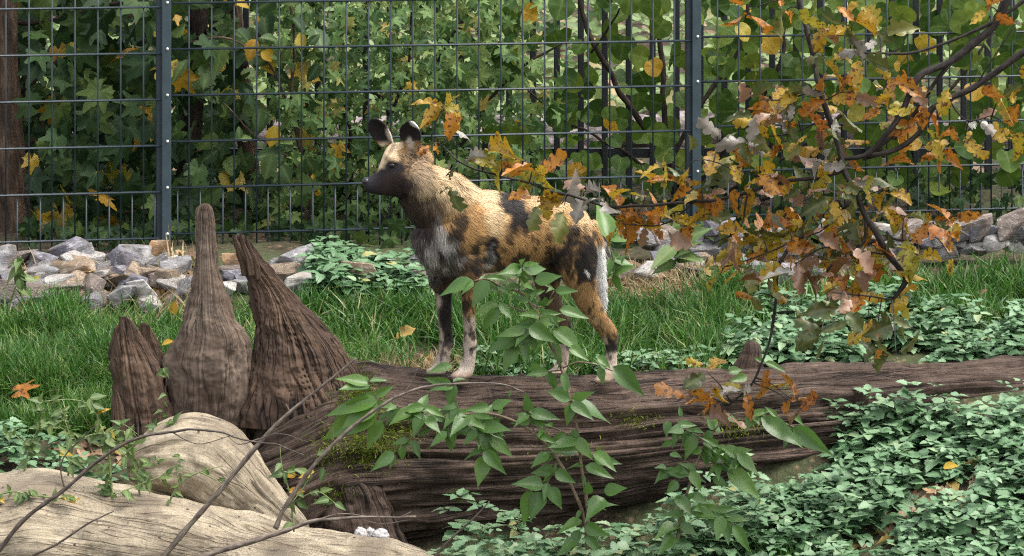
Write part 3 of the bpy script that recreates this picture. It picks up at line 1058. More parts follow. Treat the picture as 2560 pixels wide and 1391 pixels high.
# (px, py, w, h, material, label)
ROCKS = [
    (165, 630, 96, 54, 's', 'large flat topped dark slate rock right of the leftmost tree trunk'),
    (95, 652, 78, 34, 's', 'low dark slate rock with a ridged top near the leftmost tree trunk'),
    (10, 655, 60, 60, 'g', 'grey rock cut by the left edge of the picture'),
    (218, 648, 46, 58, 'g', 'steep grey stone leaning against the large flat slate rock'),
    (180, 672, 96, 62, 't', 'big tan sandstone block below the flat topped slate rock'),
    (110, 692, 86, 46, 'g', 'grey angular stone below the leftmost slate rocks'),
    (148, 712, 74, 42, 'w', 'pale stone sunk behind the grass tuft at left'),
    (55, 705, 56, 40, 't', 'small tan stone among dead leaves at far left'),
    (60, 760, 70, 34, 'g', 'flat grey stone lying in the grass at far left'),
    (335, 640, 78, 56, 'g', 'large pale grey rock left of the fence post'),
    (300, 655, 82, 50, 's', 'dark pointed slate rock in front of the pale grey one'),
    (400, 628, 50, 62, 'o', 'orange brown upright rock at the foot of the left post'),
    (420, 660, 44, 26, 'w', 'small white stone right of the orange upright rock'),
    (445, 675, 86, 44, 'g', 'grey slab in front of the fence post behind the tall root'),
    (322, 690, 84, 30, 't', 'low brownish slab in the middle of the left rock heap'),
    (255, 695, 56, 36, 'w', 'pale rounded stone in the middle of the left rock heap'),
    (330, 712, 66, 46, 's', 'purple slate block left of the pair of square blocks'),
    (358, 732, 58, 54, 'w', 'whitish square block at the edge of the grass'),
    (440, 732, 92, 50, 't', 'long brown block touching the tall root stub'),
    (306, 745, 62, 56, 'g', 'blue grey stone standing in front of the square block'),
    (225, 715, 70, 48, 'b', 'brown stone half hidden by the long grass tuft'),
    (225, 660, 50, 40, 'g', 'grey stone wedged beside the tan sandstone block'),
    (580, 658, 40, 40, 'o', 'orange rock between the two tall root stubs'),
    (582, 690, 64, 34, 's', 'dark flat slab between the two tall root stubs'),
    (570, 735, 36, 44, 'w', 'pale stone low between the two tall root stubs'),
    (605, 720, 46, 34, 'g', 'grey stone behind the splintered root stub'),
    (728, 652, 104, 58, 'g', 'big layered grey rock right of the splintered root stub'),
    (756, 702, 78, 40, 's', 'slate grey stone below the big layered rock'),
    (738, 718, 80, 52, 'w', 'smooth whitish stone touching the splintered root stub'),
    (842, 712, 48, 48, 'g', 'small blue grey stone left of the rounded boulder'),
    (905, 698, 96, 72, 't', 'rounded tan and white boulder in front of the nettle patch'),
    (912, 738, 52, 16, 'g', 'flat grey stone in the grass under the rounded boulder'),
    (1040, 665, 50, 40, 'g', 'grey stone under the chest of the dog'),
    (1665, 585, 100, 46, 'b', 'dark brown rock with a white vein behind the oak leaves'),
    (1552, 682, 58, 36, 'w', 'white stone just right of the tail of the dog'),
    (1612, 686, 58, 42, 'w', 'angular white grey stone second from the tail of the dog'),
    (1662, 655, 46, 40, 'g', 'upright grey stone behind the dry debris'),
    (1732, 600, 44, 38, 'g', 'grey stone right of the dark veined rock'),
    (2215, 574, 54, 30, 'w', 'cream coloured rock left in the right hand heap'),
    (2285, 578, 56, 46, 'b', 'brown grey rock beside the cream coloured rock'),
    (2255, 596, 50, 26, 'w', 'small white stone below the cream coloured rock'),
    (2300, 604, 56, 34, 'g', 'grey rounded stone under the lower oak twig'),
    (2430, 574, 92, 52, 'b', 'wide brown rock left of the large boulder at right'),
    (2455, 582, 44, 50, 's', 'purple grey pointed rock in front of the wide brown one'),
    (2492, 602, 68, 42, 'w', 'white stone below the pointed purple rock'),
    (2536, 568, 84, 66, 'b', 'large dark boulder with pale top at the right edge'),
    (2542, 618, 56, 28, 'w', 'low white stone below the boulder at the right edge'),
    (2440, 618, 56, 22, 'w', 'thin white stone lying at the edge of the grass at right'),
    (2245, 618, 70, 30, 'g', 'grey slab lying low left in the right hand heap'),
]
for i, (px, py, w, h, k, lab) in enumerate(ROCKS):
    Yr = row_to_Y(px, py + h * .5, 12.4, 13.62)
    Yr = min(Yr, fence_Y((px - 1280) * 14 / F) - .22)
    c = P(px, py, Yr)
    s = Yr / F
    me = rock_mesh('rock', 100 + i, w * s * .62, (w + h) * .5 * s * .5, h * s * .70)
    o = link('rock', me, RMAT[k], None, Matrix.Translation(Vector(c)) @ Matrix.Rotation(random.uniform(-.25, .25), 4, 'Y') @ Matrix.Rotation(random.uniform(-.4, .4), 4, 'Z'))
    tag(o, lab, 'rock', 'rocks piled along the fence')
import re
WHERE = {}
FILL = [((0, 470), (655, 770), 50, 'small rubble stone in the heap left of the tall root stub', 'rubble stones of the left heap'),
        ((560, 860), (670, 735), 14, 'small rubble stone behind the splintered root stub', 'rubble stones behind the splintered root'),
        ((860, 1080), (665, 745), 14, 'small rubble stone below the chest of the dog', 'rubble stones left of the dog'),
        ((1500, 2130), (575, 700), 40, 'small rubble stone behind the oak twigs right of the dog', 'rubble stones behind the oak twigs'),
        ((2150, 2560), (575, 630), 22, 'small rubble stone in the heap at the right edge', 'rubble stones of the right heap')]
for q_, w_ in zip(FILL, ('in the left heap', 'behind the roots', 'left of the dog', 'behind the oak', 'at far right')):
    WHERE[q_[3]] = w_
pool = [rock_mesh('rubble', 300 + k, .5, .45, .36) for k in range(8)]
pm = {}
for (xa, xb), (ya, yb), cnt, lab, grp in FILL:
    for k in range(cnt):
        px, py = random.uniform(xa, xb), random.uniform(ya, yb)
        Yr = min(row_to_Y(px, py, 12.4, 13.62), fence_Y((px - 1280) * 14 / F) - .2)
        sc = random.uniform(.035, .085) * (1.25 if yb > 700 else 1)
        mk = random.choice('ggswtb')
        j = random.randrange(8)
        if (j, mk) not in pm:
            m2 = pool[j].copy()
            m2.materials.append(RMAT[mk])
            pm[(j, mk)] = m2
        c = P(px, py, Yr)
        c[2] = max(float(ground_z(c[0], Yr)) + sc * .2, c[2] - .02) if py > 640 else c[2]
        o = link('rubble_stone', pm[(j, mk)], None, None, Matrix.Translation(Vector(c)) @ Matrix.Rotation(random.uniform(0, 6.3), 4, 'Z') @ Matrix.Rotation(random.uniform(-.5, .5), 4, 'X') @ Matrix.Diagonal((sc * 2, sc * 2, sc * 1.6, 1)))
        best = min(ROCKS, key=lambda q: (q[0] - px) ** 2 + (q[1] - py) ** 2)
        short = re.split(r' (?:right of|left of|near|cut by|leaning|below|sunk|among|lying|in front|at the|at far|in the|standing|half|wedged|between|low between|behind|touching|under|just|second|beside|left in|with|of the)', best[5])[0]
        dx_, dy_ = px - best[0], py - best[1]
        rel = ('right of' if dx_ > 0 else 'left of') if abs(dx_) > abs(dy_) else ('below' if dy_ > 0 else 'above')
        full = 'small %s rubble stone %s the %s %s' % (RWORD[mk], rel, short, WHERE[lab])
        tag(o, ' '.join(full.split()[:16]) if len(full.split()) <= 16 else 'small %s rubble stone %s the %s' % (RWORD[mk], rel, short), 'stone', grp)

# ------------------------------------------------------------------ fallen trunk with its root stubs
LOGP = [(2900, 880, 12.45, .20), (2560, 897, 12.34, .215), (2200, 914, 12.22, .235), (1850, 932, 12.12, .25), (1520, 944, 12.04, .285), (1250, 944, 12.0, .31),
        (1000, 930, 11.97, .335), (860, 925, 11.95, .36), (760, 960, 11.93, .37), (680, 1010, 11.92, .33), (625, 1060, 11.92, .25)]
lb0 = P(1500, 1300, 12.0)
log = thing('fallen_log', (.3, 12.0, -.6), 'long dark rotting fallen trunk with three upright root stubs, dog standing on it', 'fallen tree')
S = []
for px, ty, Y, r in LOGP:
    c = P(px, ty, Y)
    c[2] -= r
    S.append(np.r_[c, 0, 0, r, 0, r, 0])


def log_disp(th, t, L, r):
    cx, cy = np.cos(th), np.sin(th)
    a = np.stack([cx * 5.5, cy * 5.5, L * .9], -1)
    b = np.stack([cx * 14, cy * 14, L * 1.6], -1)
    d = (fbm(a, 1, 3) - .5) * .075
    groove = np.abs(vnoise(np.stack([cx * 7 + fbm(a * .7, 8) * .8, cy * 7, L * .55], -1), 21) - .5)
    d -= .035 * np.exp(-(groove / .035) ** 2)
    g2 = np.abs(vnoise(np.stack([cx * 19, cy * 19, L * 1.1], -1), 31) - .5)
    d -= .016 * np.exp(-(g2 / .05) ** 2)
    g3 = np.abs(vnoise(np.stack([cx * 38, cy * 38, L * 2.4], -1), 37) - .5)
    d -= .007 * np.exp(-(g3 / .08) ** 2)
    d += (fbm(b, 2, 3) - .5) * .035
    d -= smooth(.93, 1.0, t) * .05
    iso = np.stack([cx * r, cy * r, L * .5], -1)
    d += (fbm(iso * 7, 60, 3) - .5) * .07
    d += (fbm(iso * np.array([34, 34, 22]), 61, 3) - .5) * .02
    # one long drying crack low on the front
    crk = np.abs(th - (4.35 + .18 * np.sin(L * 2.6) + .06 * np.sin(L * 9)))
    d -= .05 * np.exp(-(crk / .035) ** 2) * smooth(.55, .68, t)
    # keep the top smooth enough to stand on
    return d


V, f, G = loft(S, 520, 250, log_disp)
trunk = link('trunk', make_mesh('trunk', local(log, V), f, True, {'grain': G}), M_LOG, log)
LOGV = V


def root_loft(rows, Y, depth=.72, nring=150, nseg=170, amp=.012, lean=0.0, fr=6.0, sd=0, groove=.012, mat=None, name='root_stub', lab=None):
    """rows: (y, left x, right x)"""
    S = []
    n = len(rows)
    for i, (y, a, b) in enumerate(rows):
        yy = Y + lean * (1 - i / (n - 1))
        c = P((a + b) / 2, y, yy)
        r = (b - a) / 2 * yy / F
        S.append(np.r_[c, r, 0, 0, 0, r * depth, 0])

    def dd(th, t, L, rad):
        wob = (vnoise(np.stack([L * 4.0, L * 0 + sd, L * 0], -1), sd + 2) - .5) * .35
        wp = (fbm(np.stack([np.cos(th) * 3, np.sin(th) * 3, L * 5 + sd], -1), sd + 33, 2) - .5) * .30
        cx, cy = np.cos(th + wob + wp), np.sin(th + wob + wp)
        k = np.minimum(1, rad / .05)
        d = (fbm(np.stack([cx * 1.4, cy * 1.4, L * 5.0 + sd], -1), sd + 50, 3) - .55) * .05 * np.minimum(1, rad / .09)
        q = np.stack([cx * fr, cy * fr, L * 1.2 + sd], -1)
        d += (fbm(q, sd, 4) - .5) * amp * 1.3 * k
        g = np.abs(vnoise(q * np.array([1.3, 1.3, .9]), sd + 9) - .5)
        gate = smooth(.42, .6, vnoise(np.stack([cx * 2, cy * 2, L * 4 + 3], -1), sd + 12))
        d -= groove * np.exp(-(g / .03)) * k * (.35 + .65 * gate)
        iso = np.stack([np.cos(th) * rad, np.sin(th) * rad, L], -1)
        d += (fbm(iso * 8 + sd, sd + 60, 3) - .58) * .055 * np.minimum(1, rad / .09) ** 1.5
        d += (fbm(iso * 40 + sd, sd + 61, 3) - .5) * .016 * k
        d += (fbm(np.stack([cx * 30, cy * 30, L * 6], -1), sd + 4, 2) - .5) * .005 * k
        d += (fbm(np.stack([cx * 6, cy * 6, L * 30], -1), sd + 6, 2) - .5) * .010 * k * smooth(.35, .05, t)
        return d
    V, f, G = loft(S, nring, nseg, dd)
    o = link(name, make_mesh(name, local(log, V), f, True, {'grain': G}), mat or M_ROOT, log)
    if lab: o['label'] = lab
    return o


root_loft([(792, 304, 316), (802, 298, 330), (830, 280, 352), (870, 271, 382), (930, 272, 412), (1000, 280, 424), (1070, 284, 432), (1150, 300, 440), (1230, 320, 430)], 11.82, .55, sd=1, lab='short broken dark root stub, leftmost of the three')
root_loft([(808, 352, 366), (818, 348, 378), (850, 346, 396), (900, 352, 416), (980, 360, 424)], 11.87, .5, 80, 50, sd=12, name='root_splinter')
root_loft([(975, 284, 292), (1000, 279, 304), (1040, 278, 312), (1090, 280, 318)], 11.72, .4, 60, 40, sd=13, name='root_splinter')
root_loft([(509, 508, 516), (512, 501, 523), (520, 493, 530), (534, 489, 535), (560, 487, 540), (620, 486, 547), (700, 480, 560), (760, 466, 572), (800, 452, 590), (832, 436, 618), (865, 420, 632), (895, 412, 636), (940, 416, 636), (1000, 424, 628), (1060, 430, 612), (1140, 440, 610)], 11.85, .55, 240, 220, .013, 0, 5.5, 2, .012, M_ROOTPALE, lab='tall smooth pointed root stub, the highest of the three')
root_loft([(588, 584, 606), (596, 578, 622), (650, 596, 664), (700, 618, 712), (750, 630, 762), (800, 630, 804), (850, 628, 844), (900, 622, 878), (950, 608, 905), (1000, 596, 930), (1060, 596, 940)], 11.86, .55, 240, 240, .018, .05, 8.0, 3, .024, M_ROOT, lab='splintered leaning root stub with deep grooves, rightmost of the three')
# splinters at the broken tips
for i_, (tx, ty, bx, by, w_, Y_) in enumerate([(300, 790, 312, 850, 10, 11.80), (322, 800, 330, 860, 11, 11.80), (286, 822, 296, 880, 9, 11.79), (340, 824, 348, 880, 10, 11.81), (372, 812, 372, 870, 9, 11.86),
                                           (584, 586, 606, 650, 9, 11.88), (600, 583, 622, 650, 10, 11.86), (614, 592, 640, 660, 9, 11.87)]):
    root_loft([(ty, tx - 2, tx + 2), ((ty * 2 + by) / 3, (tx * 2 + bx) / 3 - w_ * .6, (tx * 2 + bx) / 3 + w_ * .5), (by, bx - w_, bx + w_), (by + 40, bx - w_ * .8 + 6, bx + w_ * .8 + 6)], Y_, .6, 40, 26, .006, 0, 4, 70 + i_, .006, M_ROOT, name='root_splinter')
# buttress lip round the hollow below the splintered stub, and low root by the log's end
root_loft([(985, 700, 820), (1000, 600, 835), (1030, 580, 850), (1080, 585, 850), (1160, 600, 840), (1260, 640, 830), (1340, 660, 820)], 11.96, .5, 120, 80, .02, 0, 5, 15, .022, M_LOG, name='root_buttress')
root_loft([(1175, 830, 870), (1190, 790, 930), (1230, 770, 980), (1300, 770, 1010), (1380, 780, 1040)], 11.66, .5, 90, 80, .02, 0, 5, 16, .02, M_LOG, name='root_buttress')
# small broken branch stub on the back of the log
root_loft([(852, 1868, 1884), (862, 1862, 1898), (885, 1850, 1906), (910, 1832, 1912), (950, 1810, 1920)], 12.18, .6, 50, 40, .008, 0, 5, 17, .01, M_LOG, name='branch_stub')
# long loose strip of wood along the top edge
Vt, ft, Gt = tube([P(860, 905, 12.1), P(960, 925, 12.1), P(1080, 938, 12.12), P(1200, 950, 12.1)], [.018, .022, .018, .006], 10, 60, .02, 4)
link('wood_strip', make_mesh('wood_strip', local(log, Vt), ft, True, {'grain': Gt}), M_LOG, log)

# moss fuzz on the log: only on its own patches
tm = (np.array([(0, -.09, 0), (0, .09, 0), (.6, .05, .12), (1, 0, .35), (.6, -.05, .12)]), [np.array([[0, 1, 2, 4]]), np.array([[4, 2, 3]])], np.zeros(5))
mv = []
for cx, cy, rx, ry, cnt in [(900, 1010, 60, 60, 1500), (930, 1120, 90, 50, 1800), (860, 1240, 70, 18, 700), (900, 960, 40, 40, 500), (1000, 1080, 70, 30, 500), (1420, 1120, 70, 25, 350), (1850, 1075, 60, 25, 400), (1590, 1050, 60, 25, 250), (820, 1120, 40, 60, 400)]:
    mv.append(np.c_[RNG.normal(cx, rx * .5, cnt), RNG.normal(cy, ry * .5, cnt)])
mv = np.vstack(mv)
lr = HY + F * (H - LOGV[:, 2]) / LOGV[:, 1]
lc = 1280 + F * LOGV[:, 0] / LOGV[:, 1]
front = LOGV[:, 1] < 12.05
Lf, lrf, lcf = LOGV[front], lr[front], lc[front]
idx = []
for a in range(0, len(mv), 200):
    dd = (lcf[None] - mv[a:a + 200, 0:1]) ** 2 + (lrf[None] - mv[a:a + 200, 1:2]) ** 2
    idx.append(np.argmin(dd, 1))
idx = np.concatenate(idx)
Bm = Lf[idx] + RNG.normal(0, .006, (len(idx), 3))
nm = RNG.normal(0, .6, (len(idx), 3)) + [0, -.7, .6]
V, fa, at = scatter(tm, Bm, nm, RNG.normal(0, 1, (len(idx), 3)), RNG.uniform(.010, .026, len(idx)), RNG.uniform(0, 1, len(idx)))
mo = link('moss', make_mesh('moss', local(log, V), fa, True, at), M_MOSS, log)
mo['kind'] = 'stuff'

# ------------------------------------------------------------------ pale barkless wood in the foreground
def pale_log(name, rows, Y, label, lean=0, sd=0, ang=None):
    """rows: (px centre, top y, radius, Y)"""
    S = []
    C = []
    for px, ty, r, yy in rows:
        c = P(px, ty, yy)
        c[2] -= r
        C.append(c)
    C = np.array(C)
    T = np.gradient(C, axis=0)
    for c, t, q in zip(C, T, rows):
        t = t / np.linalg.norm(t)
        b = np.array([0, 1.0, 0]) - t * t[1]
        b /= np.linalg.norm(b)
        a = np.cross(b, t)
        S.append(np.r_[c, a * q[2], b * q[2]])
    V, f, G = loft(S, 200, 90, lambda th, t, L, r: (fbm(np.stack([np.cos(th) * 2.2, np.sin(th) * 2.2, L * 4], -1), sd, 4) - .5) * .095 * np.minimum(1, r / .1)
                   - .012 * np.exp(-(np.abs(vnoise(np.stack([np.cos(th) * 6, np.sin(th) * 6, L * 2.2], -1), sd + 3) - .5) / .03) ** 2))
    o = link(name, make_mesh(name, V, f, True, {'grain': G}), M_PALE)
    return tag(o, label, 'log')


pl = pale_log('pale_log', [(-300, 1165, .27, 10.95), (-40, 1192, .26, 11.0), (120, 1188, .255, 11.02), (330, 1225, .24, 11.03), (600, 1285, .22, 11.05), (830, 1335, .19, 11.07), (1000, 1368, .15, 11.08), (1090, 1400, .10, 11.1), (1125, 1425, .05, 11.1)], 11,
              'cream barkless log lying along the bottom left corner', sd=5)
# short thick limb: blunt knobbly end at left, tapering down to the right
limb = thing('pale_limb', P(560, 1330, 11.33), 'cream barkless limb with rounded top in front of the root stubs', 'limb')
C, W = [], []
for (cx, cy, w, Y) in [(318, 1172, 10, 11.26), (326, 1170, 40, 11.27), (352, 1160, 58, 11.28), (400, 1146, 84, 11.30), (460, 1140, 104, 11.33), (520, 1158, 112, 11.35), (580, 1204, 100, 11.35), (640, 1256, 78, 11.33), (700, 1304, 56, 11.31), (750, 1340, 36, 11.3), (775, 1362, 10, 11.29)]:
    C.append(P(cx, cy, Y))
    W.append(w * Y / F)
C = np.array(C)
T = np.gradient(C, axis=0)
S = []
for c, t_, w in zip(C, T, W):
    t_ = np.array([t_[0], 0, t_[2]]) + np.array([.02, 0, 0])
    t_ /= np.linalg.norm(t_)
    S.append(np.r_[c, -t_[2] * w, 0, t_[0] * w, 0, w * .85, 0])
Vl, fl, Gl = loft(S, 170, 90, lambda th, t, L, r: (fbm(np.stack([np.cos(th) * 2.4, np.sin(th) * 2.4, L * 7], -1), 77, 4) - .5) * .05 * np.minimum(1, r / .06)
                  - .008 * np.exp(-(np.abs(vnoise(np.stack([np.cos(th) * 5, np.sin(th) * 5, L * 3], -1), 83) - .5) / .03) ** 2))
link('limb', make_mesh('limb', local(limb, Vl), fl, True, {'grain': Gl}), M_PALE, limb)

# whitish lumps at the end of the pale log
t = NT('chalky')
cp = t.n('ShaderNodeTexCoord').outputs['Object']
wv = t.noise(cp, 55, 4, .65, (1, 1, 2.2))
M_CHALK = t.bsdf(t.ramp(wv, [(.36, (.14, .13, .125)), (.55, (.5, .48, .46))]), .85, .3, t.bump(wv, .8, .006))
fg = thing('bracket_fungus', P(930, 1352, 11.16), 'cluster of whitish ridged lumps behind the end of the cream log', 'fungus')
for i, (a, b, w, h) in enumerate([(902, 1337, 18, 17), (926, 1336, 15, 15), (950, 1340, 24, 18), (938, 1350, 22, 12)]):
    c = P(a, b, 11.18 + .01 * (i % 2))
    s = 11.18 / F
    S_ = [np.r_[np.array([x_ * w * s, 0, 0]), 0, 0, max(.001, math.sqrt(1 - x_ * x_)) * h * s, 0, max(.001, math.sqrt(1 - x_ * x_)) * w * s * .8, 0] for x_ in np.linspace(-.999, .999, 9)]
    Vk, fk, gk = loft(S_, 28, 24, lambda th, t, L, r: (fbm(np.stack([np.cos(th) * 2, np.sin(th) * 2, L * 60 + i * 9], -1), 90 + i, 3) - .5) * .014)
    me = make_mesh('lump', Vk, fk)
    link('lump', me, M_CHALK, fg, Matrix.Translation(Vector(c)))

# ------------------------------------------------------------------ grass
def blade_tmpl(bend):
    t = np.linspace(0, 1, 4)
    V = []
    for a in t:
        w = .045 * (1 - a ** 1.6)
        x = a * (1 - .28 * bend * a)
        z = bend * a * a * .8
        V += [(x, -w, z), (x, w, z)]
    V = V[:-1]
    return np.array(V), [np.array([[0, 1, 3, 2], [2, 3, 5, 4]]), np.array([[4, 5, 6]])], np.zeros(len(V))


GT = [blade_tmpl(b) for b in (.25, .6, 1.0)]


def in_px(X, Y):
    return 1280 + F * X / Y, HY + F * (H - ground_z(X, Y)) / Y


def grass(name, n, xr, yr, dens, hrange, mat, label, seed, lean=.45):
    r = np.random.default_rng(seed)
    Y = r.uniform(yr[0], yr[1], n * 3)
    px = r.uniform(xr[0], xr[1], n * 3)
    X = (px - 1280) * Y / F
    k = r.uniform(0, 1, n * 3) < dens(px, in_px(X, Y)[1], X, Y)
    X, Y = X[k][:n], Y[k][:n]
    m = len(X)
    B = on_ground(X, Y)
    cl = fbm(np.stack([X * 5, Y * 5, X * 0], -1), seed, 2)
    D = np.c_[r.normal(0, lean, m), r.normal(0, lean, m), np.ones(m)]
    D[:, 0] += (fbm(np.stack([X * 3, Y * 3, X * 0 + 5], -1), seed + 3, 2) - .5) * 1.2
    hh = r.uniform(*hrange, m) * (.55 + .9 * cl)
    N = np.c_[r.normal(0, 1, (m, 2)), r.normal(0, .2, m)]
    lst = []
    kk = r.integers(0, 3, m)
    rn = np.clip(r.uniform(0, 1, m) * .7 + (cl - .5) * .9 + .12, 0, 1) if mat is M_GRASS else r.uniform(0, 1, m)
    for q in range(3):
        s = kk == q
        wid = .10 / np.maximum(hh[s], .03) * .5
        lst.append(scatter(GT[q], B[s], D[s], N[s], np.stack([hh[s], hh[s] * np.clip(wid, .6, 2.2), hh[s]], 1), rn[s]))
    V, fa, at = merge_scatter(lst)
    o = link(name, make_mesh(name, V, fa, True, at), mat)
    return tag(o, label, 'grass', None, 'stuff')


def dg_mid(px, py, X, Y):
    n = fbm(np.stack([X * 2.2, Y * 2.2, X * 0], -1), 77, 3)
    thr = np.where(px < 620, 838, np.where(px < 1050, 800, np.where(px < 1760, 800, 740)))
    d = np.where(py > thr, 1.0, .12 * (py > thr - 50))
    d = d * (.35 + 1.1 * (n > .42))
    right = smooth(1750, 1900, px) * smooth(735, 770, py)     # nettles take over
    d = d * (1 - .93 * right)
    d = np.where((px > 1030) & (px < 1700) & (py > 880), d * .15, d)
    d = np.where((px > 1800) & (py > 850), 0.0, d)
    d = np.where((px > 940) & (px < 1100) & (py > 860), d * .2, d)
    return np.clip(d, 0, 1)


grass('grass', 42000, (-60, 2620), (12.15, 13.25), dg_mid, (.07, .17), M_GRASS, 'green grass between the fallen trunk and the rocks', 71)


def dg_left(px, py, X, Y):
    return np.where((px < 300 + 120 * (Y > 12)) & (py < 1100), .9, 0) * (fbm(np.stack([X * 4, Y * 4, X * 0], -1), 12, 2) > .36)


grass('grass', 12000, (-60, 460), (11.75, 12.4), dg_left, (.07, .16), M_GRASS, 'green grass left of the root stubs', 72)
grass('grass_tuft', 900, (1820, 2100), (11.05, 11.3), lambda px, py, X, Y: np.exp(-((px - 1950) / 70) ** 2), (.10, .22), M_GRASS, 'tuft of long arching grass among the nettles in front', 73, .55)
grass('grass', 2600, (2150, 2620), (12.85, 13.3), lambda px, py, X, Y: np.full_like(px, .9), (.09, .19), M_GRASS, 'dark tall grass at the right edge below the rocks', 74)
grass('grass_tuft', 500, (125, 185), (12.92, 13.1), lambda px, py, X, Y: np.full_like(px, .9), (.07, .15), M_GRASS, 'tall dark grass tuft in front of the left rock heap', 75, .35)
grass('dry_grass', 2200, (900, 1120), (12.1, 12.5), lambda px, py, X, Y: np.full_like(px, .8), (.03, .09), M_STRAW, 'dry straw coloured grass around the front paws of the dog', 76, .8)
grass('dry_grass', 2600, (1480, 1760), (12.9, 13.4), lambda px, py, X, Y: np.full_like(px, .8), (.03, .10), M_STRAW, 'dry brown grass and debris right of the tail of the dog', 77, .9)
grass('dry_grass', 700, (0, 500), (12.9, 13.5), lambda px, py, X, Y: np.full_like(px, .5), (.05, .14), M_STRAW, 'dry stalks among the rocks of the left heap', 78, .6)


# ------------------------------------------------------------------ nettles
def nettles(name, pts, h, ls, label, seed, levels=3, mat=None):
    r = np.random.default_rng(seed)
    pts = np.asarray(pts)
    B, D, N, Sz, R = [], [], [], [], []
    den = vnoise(np.c_[pts[:, :2] * 4.0, np.zeros(len(pts))], seed)
    for p, dn in zip(pts, den):
        if dn < .22: continue
        ps = r.uniform(.6, 1.25)
        hh = r.uniform(*h) * (.6 + .7 * dn)
        a0 = r.uniform(0, 6.28)
        ph = r.uniform(0, 1)
        tx, ty = r.normal(0, .18, 2)
        for lv in range(levels):
            fz = 1 - lv * .30
            z = hh * fz
            a = a0 + lv * math.pi / 2
            sz = ls * ps * r.uniform(.75, 1.2) * (.62 if lv == 0 else 1.0)
            for s in range(4 if lv == 0 else 2):
                aa = a + s * (math.pi / 2 if lv == 0 else math.pi) + r.normal(0, .25)
                d = np.array([math.cos(aa), math.sin(aa), r.normal(-.12 if lv else .12, .2)])
                B.append(p + np.array([tx * z, ty * z, z]) + d * .012)
                D.append(d)
                N.append(np.array([0, -.12, 1]) + r.normal(0, .22, 3))
                Sz.append(sz)
                R.append(np.clip(ph * .62 + r.uniform(0, .38) - lv * .08, 0, 1))
    B, D, N, Sz, R = map(np.array, (B, D, N, Sz, R))
    k = r.integers(0, 3, len(B))
    V, fa, at = merge_scatter([scatter(NETT[q], B[k == q], D[k == q], N[k == q], Sz[k == q], R[k == q]) for q in range(3)])
    o = link(name, make_mesh(name, V, fa, True, at), mat or M_NETT)
    return tag(o, label, 'nettles', None, 'stuff')


def spots(n, xr, Yr, seed, cond=None):
    r = np.random.default_rng(seed)
    out = []
    k = 0
    while len(out) < n and k < n * 40:
        k += 1
        px, Y = r.uniform(*xr), r.uniform(*Yr)
        X = (px - 1280) * Y / F
        z = float(ground_z(X, Y))
        row = HY + F * (H - z) / Y
        if cond is not None and not cond(px, row, Y): continue
        out.append((X, Y, z))
    return np.array(out)


nettles('nettle_patch', spots(190, (770, 1050), (13.1, 13.55), 81), (.06, .13), .085, 'mint green nettle patch against the fence left of the dog', 81, 3)
nettles('nettle_patch', spots(330, (1740, 2640), (12.35, 13.0), 82, lambda a, b, Y: a > 1790 + 260 * (Y - 12.45) * (a < 2100) and not (a > 2380 and Y > 12.85)), (.05, .14), .07, 'mint green nettle bed behind the right part of the fallen trunk', 82, 3)
nettles('nettle_patch', spots(420, (1860, 2640), (11.42, 12.02), 83, lambda a, b, Y: a > 2090 - 230 * (Y < 11.75) and not (2180 < a < 2470 and Y < 11.52)), (.04, .14), .075, 'nettles overgrowing the front of the fallen trunk at right', 83, 4)
nettles('nettle_patch', spots(680, (1500, 2640), (10.75, 11.66), 84, lambda a, b, Y: a > 1720 - 260 * (Y < 11.2) and not (2180 < a < 2460 and Y > 11.38) and not (a > 2100 and Y > 11.5)), (.06, .16), .068, 'nettle carpet filling the bottom right corner', 84, 3)
nettles('nettle_patch', spots(560, (980, 1900), (10.85, 11.5), 85, lambda a, b, Y: a > 1150 or Y < 11.2), (.16, .30), .075, 'nettles below the fallen trunk at the bottom centre', 85, 3)
nettles('nettle_patch', spots(150, (1180, 1760), (12.1, 12.4), 86), (.03, .10), .06, 'low nettles behind the trunk under the belly of the dog', 86, 2)
nettles('nettle_patch', spots(60, (-40, 300), (11.35, 11.72), 87), (.05, .13), .07, 'small nettle patch behind the cream log at bottom left', 87, 2)
nettles('nettle_patch', spots(26, (860, 1010), (12.12, 12.25), 88), (.03, .09), .055, 'few small nettles at the left end of the trunk top', 88, 2)

# litter on the soil and under the oak twigs
r = np.random.default_rng(91)
L = []
for xr, Yr, cnt in [((0, 520), (12.9, 13.6), 160), ((1480, 2100), (12.85, 13.5), 260), ((2150, 2560), (11.3, 11.6), 90), ((2380, 2600), (12.6, 13.0), 120), ((100, 350), (11.6, 12), 60), ((1600, 2200), (11.45, 11.8), 110), ((1000, 1700), (12.1, 12.5), 90)]:
    L.append(spots(cnt, xr, Yr, 90 + cnt))
L = np.vstack(L) + np.array([0, 0, .012])
m = len(L)
V, fa, at = merge_scatter([scatter(OAK[q], L[q::3], r.normal(0, 1, (len(L[q::3]), 3)) * [1, 1, .25], r.normal(0, .5, (len(L[q::3]), 3)) + [0, -.3, 1], r.uniform(.05, .10, len(L[q::3])), r.uniform(0, 1, len(L[q::3]))) for q in range(3)])
tag(link('leaf_litter', make_mesh('leaf_litter', V, fa, True, at), M_LITTER), 'dead brown oak leaves lying among the rocks and nettles', 'leaf litter', None, 'stuff')

